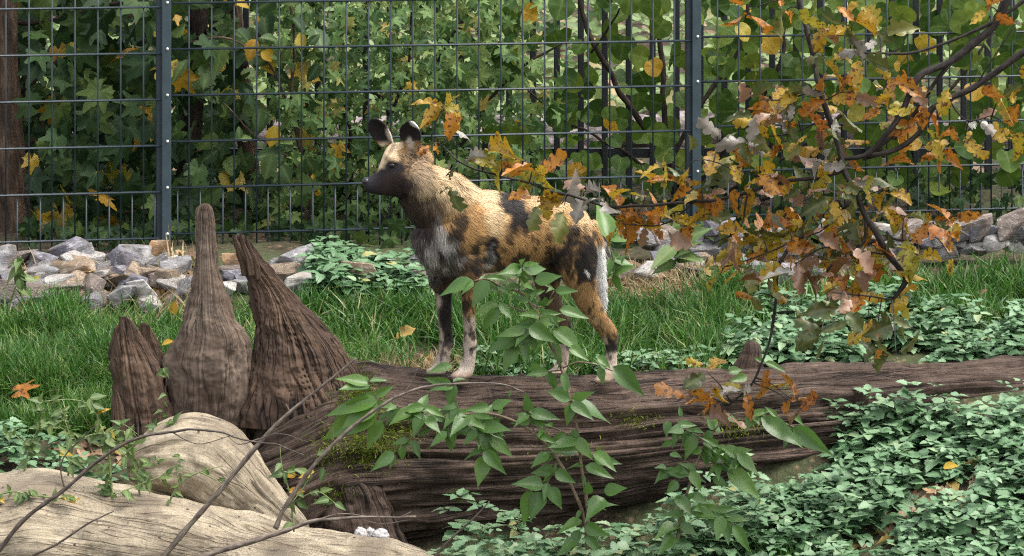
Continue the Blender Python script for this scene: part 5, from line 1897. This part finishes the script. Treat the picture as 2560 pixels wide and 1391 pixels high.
L6 = [((390, 165), (165, 112)), ((400, 150), (535, 130)), ((380, 165), (332, 98), 1.8), ((400, 180), (190, 190)), ((440, 250), (565, 182)), ((440, 250), (318, 240)), ((460, 280), (90, 372)), ((460, 285), (62, 565), 1.7),
      ((455, 285), (200, 470), 1.9), ((480, 330), (400, 355)), ((490, 425), (358, 625), 1.9), ((470, 420), (545, 345)), ((770, 390), (688, 532), 2.0), ((780, 385), (902, 515), 1.7), ((780, 365), (575, 415)), ((780, 330), (618, 345)),
      ((800, 360), (962, 445)), ((790, 330), (930, 395)), ((1080, 385), (965, 512), 1.7), ((1100, 380), (945, 365)), ((1240, 330), (1058, 345)), ((1250, 330), (1392, 275), 1.7), ((1150, 490), (1048, 592), 1.7), ((1150, 480), (1278, 695), 1.5),
      ((1230, 540), (1412, 672), 1.6), ((1200, 630), (1045, 672), 1.6), ((1195, 630), (1345, 792), 1.5), ((1200, 665), (1155, 888), 1.9), ((1130, 400), (1305, 400)), ((1150, 455), (1392, 485)), ((960, 510), (965, 655), 1.7), ((940, 500), (818, 602)),
      ((570, 640), (410, 775)), ((620, 600), (635, 712), 1.8), ((690, 560), (762, 682), 1.7), ((1300, 385), (1332, 305)), ((1500, 380), (1408, 376)), ((1510, 370), (1732, 402)), ((1510, 360), (1485, 228), 1.8), ((1480, 290), (1552, 352), 2.0),
      ((1800, 280), (1628, 210)), ((1810, 280), (2095, 435), 1.6), ((1800, 305), (1778, 462), 1.9), ((1810, 270), (1962, 228)), ((1800, 300), (1962, 405), 1.6), ((1540, 410), (1642, 452), 1.8), ((1690, 775), (1508, 770), 1.8), ((1690, 780), (1835, 852), 1.9),
      ((1610, 870), (1408, 848), 1.8), ((1605, 920), (1508, 1112), 2.1), ((1640, 890), (1755, 1032), 2.0), ((1520, 900), (1470, 1165), 1.5), ((1850, 560), (1640, 600)), ((1850, 640), (1618, 622)), ((1830, 540), (1962, 702), 1.6), ((1890, 740), (1760, 735)),
      ((1900, 740), (2105, 812)), ((1920, 935), (1925, 848), 2.2), ((2030, 910), (2190, 890), 1.8), ((2030, 960), (1908, 1092), 2.0), ((1560, 520), (1702, 570)), ((1180, 440), (1350, 530), 1.6), ((1650, 650), (1520, 740), 1.8), ((1960, 640), (2120, 760), 1.5),
      ((1900, 1010), (2140, 1000)), ((1880, 1120), (1700, 1180)), ((1900, 1150), (2060, 1230), 1.8), ((1850, 1250), (1700, 1340), 1.8), ((1900, 1230), (2020, 1330), 1.8), ((1860, 1180), (1790, 1340), 1.6)]
S6 = [([(1920, 1330), (1890, 1090), (1800, 870), (1740, 740), (1560, 520), (1300, 390), (1080, 378), (860, 425)], [.007, .0065, .006, .0055, .005, .004, .003]),
      ([(1925, 1340), (1910, 1000), (1880, 780), (1835, 420), (1775, 200), (1740, 60)], [.006, .006, .005, .005, .004]), ([(1550, 510), (1650, 470), (1830, 545), (1960, 690)], [.003, .003, .002]),
      ([(1545, 505), (1510, 370), (1480, 290)], [.003, .002, .0015]), ([(1740, 745), (1690, 775), (1610, 900)], [.003, .002, .002]), ([(1290, 390), (1160, 480), (1200, 640)], [.003, .002, .0015]),
      ([(1080, 380), (960, 460), (960, 510)], [.0025, .002]), ([(860, 425), (690, 540), (570, 650)], [.0025, .002, .0015]), ([(470, 275), (620, 330), (780, 360)], [.002, .002]), ([(1000, 380), (1010, 300), (985, 160)], [.003, .002, .002])]
p6 = lambda q: c6(*q)
p8 = lambda q: c8(*q)
leafy_plant('leafy_shrub', 'tall green shrub stem with pointed leaves in front of the hind legs of the dog', c8(1392, 1290), [([p8(q) for q in a], r_) for a, r_ in S8],
            [(p8(l[0]), p8(l[1])) + tuple(l[2:]) for l in L8], 11.42, LANCE, [M_SHRUB, M_SHRUB], 'shrub', 11, extra=26)
leafy_plant('leafy_shrub', 'arching green shrub with drooping pointed leaves across the front of the trunk', c6(1922, 1340), [([p6(q) for q in a], r_) for a, r_ in S6],
            [(p6(l[0]), p6(l[1])) + tuple(l[2:]) for l in L6], 11.25, LANCE, [M_SHRUB, M_SHRUB], 'shrub', 12, extra=60)
L5 = [((240, 770), (188, 830), 2.0), ((245, 765), (215, 700), 2.0), ((240, 760), (285, 715), 1.8), ((160, 790), (95, 915), 1.7), ((150, 800), (70, 800)), ((270, 840), (190, 800)), ((290, 850), (455, 935)), ((480, 700), (700, 852), 1.4), ((640, 750), (832, 892), 1.4),
      ((620, 690), (695, 722)), ((450, 690), (398, 768), 2.0), ((210, 900), (325, 912), 2.1), ((130, 970), (190, 1068), 2.0), ((120, 980), (-10, 965)), ((310, 960), (495, 1102), 1.6), ((330, 940), (385, 908), 2.0), ((120, 1160), (275, 1192)),
      ((290, 1190), (258, 1312), 1.8), ((340, 1235), (435, 1372), 1.4), ((100, 1180), (-10, 1182)), ((70, 1020), (10, 1080), 2.2), ((60, 1090), (140, 1180), 2.0), ((560, 700), (500, 640)), ((430, 690), (540, 660)), ((20, 720), (10, 800), 1.9), ((60, 740), (170, 735)),
      ((90, 700), (70, 640)), ((320, 480), (395, 455), 2.0), ((410, 500), (330, 520)), ((500, 430), (610, 470)), ((500, 430), (440, 400)), ((70, 1240), (-40, 1270), 1.8), ((80, 1230), (170, 1290), 1.8), ((60, 1290), (-20, 1360), 1.8), ((160, 970), (80, 920)), ((240, 1000), (330, 1050), 1.7),
      ((180, 860), (320, 870), 1.7), ((190, 870), (100, 860), 1.8), ((360, 880), (480, 990), 1.7), ((100, 1110), (20, 1130), 1.9), ((130, 1090), (230, 1120), 1.9), ((40, 820), (-20, 850), 1.8), ((30, 880), (90, 900), 1.8)]
S5 = [([(65, 1330), (85, 1190), (140, 990), (205, 830), (245, 770)], [.006, .0055, .0045, .003]), ([(205, 835), (290, 850), (370, 900), (460, 935)], [.003, .002, .0015]), ([(245, 770), (330, 690), (470, 690), (640, 750), (700, 790)], [.003, .0025, .002]),
      ([(140, 985), (60, 965), (-10, 960)], [.0025, .0015]), ([(100, 1150), (220, 1160), (290, 1190), (350, 1240)], [.0025, .002]), ([(205, 830), (160, 790), (60, 740)], [.0025, .0015]), ([(160, 960), (240, 930), (330, 945)], [.0025, .002])]
p5 = lambda q: c5(*q)
leafy_plant('leafy_shrub', 'green shrub with pale shining leaf tips right of the arching one below the oak leaves', c5(65, 1330), [([p5(q) for q in a], r_) for a, r_ in S5],
            [(p5(l[0]), p5(l[1])) + tuple(l[2:]) for l in L5], 11.2, LANCE, [M_SHRUB, M_SHRUB], 'shrub', 13, extra=55)

# ------------------------------------------------------------------ bare twigs at bottom left
def twig(label, pts, rad, Y, mat, side=(), seed=0):
    q = [P(a, b, Y + (c[0] if c else 0)) for a, b, *c in pts]
    tw = thing('twig', q[0], label, 'twig', 'bare twigs in the left foreground')
    V, f, G = tube(q, rad, 8, len(q) * 9, .012, seed)
    link('stem', make_mesh('stem', local(tw, V), f, True, {'grain': G}), mat, tw)
    for i, sp_ in enumerate(side):
        V, f, G = tube([P(a, b, Y) for a, b in sp_[:-1]], [sp_[-1], sp_[-1] * .5], 6, len(sp_) * 5, .008, seed + 7 * i + 1)
        link('side_shoot', make_mesh('side_shoot', local(tw, V), f, True, {'grain': G}), mat, tw)
    return tw


twig('dark thin twig rising from the bottom left corner over the cream logs', [(-20, 1400), (60, 1300), (160, 1225), (255, 1145), (340, 1098), (430, 1080), (530, 1078), (620, 1100), (700, 1112), (760, 1140)], [.0075, .007, .006, .005, .0035, .0025, .0015], 10.75, M_TWIG,
     [((163, 1225), (152, 1170), (170, 1130), (245, 1060), .003), ((430, 1080), (500, 1110), (590, 1085), .002), ((640, 1105), (690, 1085), (770, 1105), .0018), ((345, 1098), (345, 1060), .0025)], 1)
twig('long straight grey brown twig crossing in front of the splintered root', [(395, 1410), (460, 1330), (560, 1215), (660, 1095), (720, 1035), (800, 970), (892, 895)], [.0095, .009, .008, .007, .006, .0045, .003], 10.8, M_TWIGPALE,
     [((660, 1095), (600, 1110), (570, 1090), .0025), ((725, 1030), (715, 1010), .003)], 2)
twig('curved brown twig arching right over the fallen trunk', [(690, 1320), (715, 1265), (780, 1170), (850, 1095), (930, 1030), (1010, 985), (1080, 965), (1170, 958), (1250, 962), (1310, 980)], [.008, .0075, .007, .006, .005, .0045, .0035, .0025, .0015], 10.85, M_TWIGPALE,
     [((1010, 985), (1030, 955), (1045, 920), .0025), ((1215, 960), (1230, 1000), .0015), ((835, 1105), (832, 1070), .0015)], 3)
twig('grey twig running right along the top of the cream log', [(420, 1420), (560, 1375), (690, 1335), (780, 1305), (860, 1295), (950, 1293), (1040, 1292)], [.010, .009, .008, .006, .005, .004, .003], 10.7, M_TWIGPALE,
     [((780, 1305), (850, 1285), (930, 1296), .003), ((1000, 1294), (1028, 1280), .002), ((900, 1300), (960, 1310), (1020, 1300), .002)], 4)
twig('short thin twig leaning right at the bottom centre', [(1080, 1400), (1130, 1345), (1180, 1300), (1224, 1254)], [.0045, .004, .003, .002], 10.8, M_TWIG, [((1190, 1290), (1215, 1295), .0015)], 5)
twig('pair of fine dark twigs low in the left corner', [(60, 1400), (140, 1362), (220, 1310), (285, 1278)], [.004, .0035, .003, .002], 10.72, M_TWIG, [((150, 1355), (190, 1330), (230, 1305), .002)], 6)

# ------------------------------------------------------------------ weeds at bottom left
def weed(label, stem, rad, Y, n, ls, seed, mats, stem_mat=M_GSTEM, twigs=()):
    rr = random.Random(seed)
    q = np.array([P(a, b, Y) for a, b in stem])
    w_ = thing('weed', q[0], label, 'weed')
    V, f, G = tube(q, rad, 6, len(q) * 6, .003, seed)
    link('stem', make_mesh('stem', local(w_, V), f, True, {'grain': G}), stem_mat, w_)
    lines = [catmull(q, 60)]
    for i, tq in enumerate(twigs):
        p = np.array([P(a, b, Y + rr.uniform(-.05, .05)) for a, b in tq])
        V, f, G = tube(p, [.0022, .0012], 5, 12, .003, seed + i)
        link('side_shoot', make_mesh('side_shoot', local(w_, V), f, True, {'grain': G}), stem_mat, w_)
        lines.append(catmull(p, 30))
    inv = w_.matrix_basis.inverted()
    for i in range(n):
        ln = lines[rr.randrange(len(lines))] if rr.random() < .85 or len(lines) == 1 else lines[0]
        b = ln[rr.randrange(len(ln))] + np.array([0, rr.uniform(-.01, .01), 0])
        d = np.array([rr.gauss(0, 1), rr.gauss(-.3, .5), rr.gauss(-.15, .7)])
        d /= np.linalg.norm(d)
        k = rr.randrange(3)
        m = mats[0] if rr.random() < .88 else mats[-1]
        o = bpy.data.objects.new('leaf', leaf_mesh('weed_leaf_%d' % k, LANCE[k], m))
        COL.objects.link(o)
        o.parent = w_
        o.matrix_basis = inv @ frame(b, b + d * ls * rr.uniform(.6, 1.3), (rr.gauss(0, .4), -.8, .8)) @ Matrix.Diagonal((1, rr.uniform(.8, 1.2), 1, 1))


M_WEED = leaf_mat('weed_leaf', [(0, (.05, .10, .025)), (.5, (.09, .155, .035)), (1, (.15, .21, .06))], .5, .4, .3)
weed('pale straight weed stalk with leafy shoots left of the cream limb', [(282, 1400), (280, 1300), (277, 1200), (268, 1110), (258, 1080)], [.0065, .006, .005, .004], 10.95, 95, .05, 1, [M_WEED, M_LIMEY], M_STRAW and M_PALE and M_GSTEM,
     [((262, 1090), (230, 1020), (180, 1000), (100, 1005)), ((262, 1090), (240, 1030), (225, 995)), ((275, 1180), (340, 1110), (400, 1075)), ((280, 1270), (200, 1280), (150, 1230)), ((280, 1240), (380, 1200), (460, 1175)), ((280, 1330), (340, 1350), (390, 1390)),
      ((262, 1090), (300, 1060), (350, 1090)), ((275, 1170), (210, 1150), (150, 1140))])
for i_, (stem_, sh_, lab_) in enumerate([
    ([(60, 1180), (75, 1120), (100, 1060), (110, 1020)], [((75, 1120), (40, 1090), (10, 1085)), ((95, 1080), (140, 1050), (170, 1040))], 'feathery green weed at the left edge behind the cream log'),
    ([(170, 1190), (180, 1120), (165, 1060), (150, 1020)], [((180, 1120), (220, 1090), (250, 1085)), ((170, 1080), (130, 1060), (110, 1060))], 'leafy green weed second from the left edge behind the cream log'),
    ([(350, 1240), (340, 1180), (320, 1120), (310, 1080)], [((340, 1180), (390, 1150), (430, 1150)), ((325, 1130), (290, 1110), (260, 1120))], 'leafy weed leaning on the blunt end of the cream limb'),
    ([(420, 1260), (450, 1210), (500, 1180), (560, 1165)], [((450, 1210), (440, 1170), (450, 1140)), ((500, 1180), (540, 1200), (570, 1210))], 'trailing green shoot across the face of the cream limb')]):
    weed(lab_, stem_, [.0035, .003, .002, .0012], 11.1 - .05 * i_, 40 if i_ < 3 else 14, .042 if i_ < 3 else .03, 30 + i_, [M_WEED, M_WEED], M_GSTEM, sh_)
weed('trailing weed hanging over the cream log at the left edge', [(-20, 1245), (30, 1230), (80, 1240), (140, 1245), (190, 1250)], [.003, .0025, .002], 10.85, 30, .035, 2, [M_WEED, M_LIMEY])
weed('slender weed with yellowing leaves climbing along the curved twig', [(735, 1330), (725, 1240), (705, 1170), (700, 1110)], [.003, .0025, .002, .001], 10.9, 34, .05, 3, [M_WEED, M_LIMEY], M_GSTEM,
     [((728, 1260), (770, 1200), (800, 1120)), ((728, 1260), (790, 1230), (840, 1260)), ((710, 1180), (760, 1190), (810, 1170))])
weed('small leafy weed in front of the leftmost root stub', [(330, 1150), (360, 1090), (380, 1060)], [.002, .0015], 11.3, 22, .05, 4, [M_WEED, M_SHRUB], M_GSTEM, [((350, 1110), (400, 1060), (450, 1060)), ((345, 1120), (320, 1085), (290, 1075))])
weed('tiny sprout with round leaves in front of the dark gap between the roots', [(400, 1070), (412, 1000), (415, 940), (405, 900)], [.0016, .001], 11.6, 9, .04, 5, [M_WEED, M_LIMEY], M_TWIG)
weed('broad leafed green weed among the rocks at far left', [(45, 720), (48, 680), (52, 640)], [.003, .002], 13.0, 14, .075, 6, [M_WEED, M_WEED])
weed('broad leafed plant behind the tail of the dog', [(1535, 690), (1530, 640), (1520, 590)], [.003, .002], 12.9, 12, .14, 7, [M_SHRUB, M_WEED])
weed('broad leafed plant beside the dark veined rock', [(1690, 660), (1685, 630), (1690, 610)], [.003, .002], 12.95, 9, .13, 8, [M_WEED, M_WEED])

# ------------------------------------------------------------------ oak branch hanging in from the right
OY = 10.9
oak = thing('oak_branch', P(2560, -10, OY), 'hanging oak branch with yellow, orange and brown autumn leaves on the right', 'branch')
OS = [
    ([(2545, -60, 0), (2516, 0, 0), (2485, 65, 0), (2445, 100, 0), (2375, 156, 0), (2304, 186, -.02), (2274, 237, -.03), (2254, 282, -.03), (2219, 332, -.03), (2164, 388, -.02), (2080, 400, 0)], [.016, .015, .014, .012, .011, .010, .009, .007]),
    ([(2620, 90, 0), (2560, 130, 0), (2440, 215, .02), (2370, 250, .02), (2330, 275, 0), (2300, 330, 0), (2240, 375, 0), (2164, 395, 0)], [.011, .011, .010, .009, .009, .008]),
    ([(2374, 160, 0), (2335, 210, .02), (2310, 250, .02), (2265, 310, .03), (2190, 375, .03)], [.008, .007, .006]),
    ([(1990, -40, .1), (1995, 0, .1), (2010, 60, .1), (2035, 150, .08), (2050, 220, .05), (2070, 290, .03), (2100, 380, 0), (2115, 440, -.02), (2140, 490, -.03), (2165, 545, -.04), (2200, 595, -.05), (2228, 645, -.05), (2262, 690, -.05), (2258, 715, -.05), (2232, 750, -.05)],
     [.009, .009, .009, .010, .010, .010, .0105, .010, .006]),
    ([(2215, 580, -.05), (2240, 598, -.05), (2300, 598, -.05), (2340, 568, -.05), (2400, 530, -.05)], [.004, .004, .003, .0015]),
    ([(2165, 550, -.04), (2162, 600, -.04), (2120, 640, -.04), (2080, 662, -.03), (2058, 695, -.03)], [.006, .006, .005, .004]),
    ([(2235, 640, -.05), (2160, 632, -.05), (2120, 640, -.04)], [.003, .003]),
    ([(2110, 425, 0), (2040, 445, .02), (1950, 455, .03), (1870, 480, .05), (1790, 500, .08), (1740, 503, .1), (1600, 516, .15), (1520, 515, .18), (1440, 492, .2), (1380, 480, .22), (1300, 450, .25), (1200, 428, .28), (1150, 405, .3), (1115, 375, .3), (1078, 345, .3)],
     [.0075, .007, .006, .0055, .005, .0045, .004, .0035, .003, .002]),
    ([(2130, 500, 0), (2060, 570, 0), (1990, 600, 0), (1960, 640, 0), (1945, 670, 0), (1942, 720, 0), (1935, 800, 0), (1915, 880, 0), (1880, 960, 0), (1820, 1015, 0)], [.006, .006, .006, .0055, .005, .004, .003]),
    ([(2600, -30, 0), (2500, 45, 0), (2400, 92, 0), (2300, 130, 0), (2200, 135, 0), (2120, 130, 0)], [.007, .006, .005, .004, .003]),
    ([(1950, 455, .03), (1860, 430, .05), (1760, 400, .07), (1700, 420, .08)], [.003, .002, .0015]), ([(1870, 480, .05), (1850, 570, .05), (1780, 610, .06)], [.003, .002]), ([(1740, 503, .1), (1660, 560, .12), (1560, 560, .14)], [.003, .002]),
    ([(2050, 220, .05), (1960, 250, .06), (1900, 250, .06)], [.003, .002]), ([(2070, 290, .03), (1990, 330, .05), (1880, 345, .06)], [.003, .002]), ([(1115, 440, .3), (1150, 405, .3)], [.002, .002]), ([(1990, 600, 0), (1900, 640, 0), (1820, 665, 0)], [.003, .002]),
    ([(2440, 215, .02), (2480, 150, 0), (2540, 60, 0)], [.003, .002]), ([(2370, 250, .02), (2420, 300, 0), (2480, 290, 0)], [.003, .002]), ([(2120, 640, -.04), (2060, 620, -.05), (1990, 660, -.05)], [.003, .002]), ([(2232, 750, -.05), (2150, 740, -.1), (2080, 730, -.2)], [.003, .002])]
oak_lines = []
for i, (pts, rad) in enumerate(OS):
    branch_part(oak, 'stem', [(a, b, OY + c) for a, b, c in pts], rad, M_OAKTWIG, .012, 8, 200 + i)
    oak_lines.append(catmull(np.array([P(a, b, OY + c) for a, b, c in pts]), 60))
OL = np.vstack(oak_lines)
# clusters: px, py, count, palette, spread px
Yc, Oc, Bc, Gc, Wc, Mx = M_OAKY, M_OAKO, M_OAKB, M_OAKG, M_OAKP, None
OC = [(1108, 272, 7, 'yyyo', 30), (1078, 374, 2, 'o', 12), (1128, 452, 3, 'g', 20), (1140, 330, 1, 'w', 10), (1215, 385, 2, 'wy', 14), (1255, 400, 4, 'yyo', 24), (1335, 425, 5, 'yoy', 30), (1345, 500, 4, 'yog', 26),
      (1410, 515, 3, 'wbg', 24), (1465, 480, 3, 'wwb', 26), (1510, 495, 3, 'wbw', 26), (1545, 560, 6, 'yoo', 36), (1620, 475, 4, 'byw', 28), (1655, 415, 4, 'yyg', 24), (1690, 450, 4, 'yob', 28), (1750, 470, 5, 'byo', 34), (1610, 560, 4, 'oob', 30),
      (1680, 530, 4, 'byo', 30), (1760, 545, 5, 'yob', 34), (1800, 360, 4, 'ygw', 30), (1870, 350, 4, 'wyg', 30), (1840, 415, 4, 'yob', 30), (1930, 245, 4, 'wbg', 30), (1985, 240, 4, 'wgy', 30), (1900, 300, 3, 'bg', 28), (1990, 300, 5, 'bbg', 34),
      (2060, 245, 4, 'wyb', 30), (2050, 330, 5, 'bgw', 34), (1960, 380, 5, 'byb', 34), (2060, 410, 5, 'wbb', 36), (2120, 440, 4, 'wbo', 30), (1900, 440, 4, 'yob', 30), (1960, 520, 5, 'byo', 34), (2020, 480, 4, 'gyb', 30), (2085, 500, 4, 'gy', 30),
      (1860, 540, 5, 'yyo', 34), (1830, 600, 5, 'oyb', 34), (1900, 590, 5, 'byo', 34), (1970, 580, 4, 'gbw', 30), (2050, 560, 5, 'gbb', 34), (2110, 570, 4, 'gob', 30), (1880, 660, 4, 'bbw', 30), (1800, 690, 4, 'bbo', 30), (1850, 675, 2, 'y', 14),
      (1910, 700, 3, 'bb', 26), (1880, 740, 2, 'o', 14), (1990, 670, 4, 'bbw', 30), (2060, 640, 4, 'gbb', 30), (2140, 660, 5, 'yyo', 34), (2090, 690, 3, 'bw', 26), (2210, 520, 4, 'yyg', 28), (2260, 545, 4, 'yyg', 28), (2330, 560, 4, 'yo', 26),
      (2380, 545, 3, 'oy', 22), (2370, 590, 3, 'oo', 22), (2375, 640, 2, 'b', 14), (2300, 645, 3, 'yy', 24), (2160, 480, 3, 'yy', 24), (2220, 475, 3, 'yg', 24), (2350, 390, 3, 'oob', 22), (2340, 340, 3, 'yyb', 26), (2410, 360, 3, 'yo', 24),
      (2440, 300, 3, 'wb', 26), (2520, 330, 4, 'oyb', 30), (2500, 250, 4, 'yoy', 32), (2560, 200, 3, 'yg', 30), (2230, 200, 3, 'oy', 26), (2200, 265, 3, 'yyo', 26), (2150, 150, 4, 'wyg', 30), (2060, 75, 5, 'byg', 36), (2130, 60, 4, 'gbo', 32),
      (2200, 80, 4, 'gbw', 32), (1960, 30, 3, 'og', 28), (1860, 30, 3, 'oo', 24), (2470, 20, 3, 'oy', 26), (2060, 140, 4, 'gyb', 32), (2140, 230, 3, 'yob', 26), (2020, 790, 4, 'gg', 34), (2100, 780, 4, 'ggb', 34), (2170, 790, 4, 'bgw', 34), (2230, 800, 4, 'gg', 30),
      (2050, 840, 4, 'gg', 30), (2190, 860, 4, 'gog', 30), (2240, 890, 3, 'gg', 24), (2150, 730, 4, 'bo', 30), (2250, 745, 2, 'l', 14), (1770, 935, 4, 'yyg', 30), (1725, 990, 4, 'bo', 28), (1800, 1010, 4, 'obw', 30), (1860, 985, 4, 'bog', 30),
      (1920, 970, 3, 'oy', 24), (1980, 1000, 3, 'oo', 24), (1760, 1030, 3, 'bo', 26), (2005, 1025, 2, 'o', 14)]
pal = dict(y=M_OAKY, o=M_OAKO, b=M_OAKB, g=M_OAKG, w=M_OAKP, l=M_LIMEY)
rr = random.Random(5)
inv = oak.matrix_basis.inverted()
OLpx = 1280 + F * OL[:, 0] / OL[:, 1]
OLpy = HY + F * (H - OL[:, 2]) / OL[:, 1]
nleaf = 0
OC.sort(key=lambda q: 0 if (q[0] < 1560 or q[0] > 2200 or q[1] > 700 or q[1] < 200) else 1)
over = {}
for (px, py, cnt, pl_, spread) in OC:
    j = int(np.argmin((OLpx - px) ** 2 + (OLpy - py) ** 2))
    near = pl_.startswith('gg') and py > 700
    Yb = OL[j, 1] + rr.uniform(-.12, .08) - (.5 if near else 0)
    ctr = P(px, py, Yb)
    V, f, G = tube([OL[j], (OL[j] + ctr) / 2 + np.array([0, 0, .012]), ctr], [.0028, .002, .0012], 5, 9, .006, rr.randrange(999))
    link('twig', make_mesh('twig', local(oak, V), f, True, {'grain': G}), M_OAKTWIG, oak)
    a0 = rr.uniform(0, 6.28)
    for c in range(cnt):
        nleaf += 1
        a = a0 + c * 6.28 / cnt + rr.uniform(-.5, .5)
        ln = rr.uniform(.06, .115) * (1.0 if spread > 20 else .9)
        if 1180 < px < 1560: ln *= 1.08
        if px < 1180: ln *= .82
        d = np.array([math.cos(a), rr.gauss(-.15, .45), math.sin(a) * .8 - .12])
        d /= np.linalg.norm(d)
        b = ctr + np.array([rr.gauss(0, spread * .3), 0, rr.gauss(0, spread * .3)]) * Yb / F + np.array([0, rr.gauss(0, .03), 0])
        k = rr.randrange(len(OAK))
        ch_ = pl_[c % len(pl_)]
        if ch_ == 'b' and rr.random() < .6: ch_ = rr.choice('yyo')
        if ch_ in 'oy' and py > 250 and 1700 < px < 2200 and rr.random() < .15: ch_ = rr.choice('ggbw')
        mk = pal[ch_]
        if 1750 < px < 2160 and 220 < py < 700 and rr.random() < .10: continue
        nrm = (rr.gauss(0, .6), -.6 + rr.gauss(0, .5), .8 + rr.gauss(0, .6))
        Mo = frame(b, b + d * ln, nrm) @ Matrix.Diagonal((1, rr.uniform(.68, 1.1) * (1.3 if px < 1560 else 1.0), rr.uniform(.6, 1.6), 1))
        if nleaf > 300:
            over.setdefault((k, mk.name), []).append((b, d, np.array(nrm), ln, rr.random()))
            continue
        o = bpy.data.objects.new('leaf', leaf_mesh('oak_leaf_%d' % k, OAK[k], mk))
        COL.objects.link(o)
        o.parent = oak
        o.matrix_basis = inv @ Mo
for (k, mn), lst in over.items():
    V, fa, at = scatter(OAK[k], *[np.array([q[j] for q in lst]) for j in range(5)])
    o = link('inner_leaves', make_mesh('inner_leaves', local(oak, V), fa, True, at), bpy.data.materials[mn], oak)
    o['kind'] = 'stuff'
# further leaves deeper in the twigs, beyond the single ones
r = np.random.default_rng(15)
sel = OL[(OLpx > 1500) & (OLpx < 2330) & (OLpy > 180) & (OLpy < 800)]
for q, (mk, cnt) in enumerate([(M_OAKB, 30), (M_OAKO, 30), (M_OAKY, 50), (M_OAKG, 25)]):
    Bq = sel[r.integers(0, len(sel), cnt)] + r.normal(0, 1, (cnt, 3)) * [.05, .07, .05] + [0, .06, 0]
    V, fa, at = scatter(OAK[q], Bq, r.normal(0, 1, (cnt, 3)) * [1, .6, .8] + [0, 0, -.2], r.normal(0, .5, (cnt, 3)) + [0, -.7, .8], r.uniform(.06, .12, cnt), r.uniform(0, 1, cnt))
    o = link('inner_leaves', make_mesh('inner_leaves', local(oak, V), fa, True, at), mk, oak)
    o['kind'] = 'stuff'
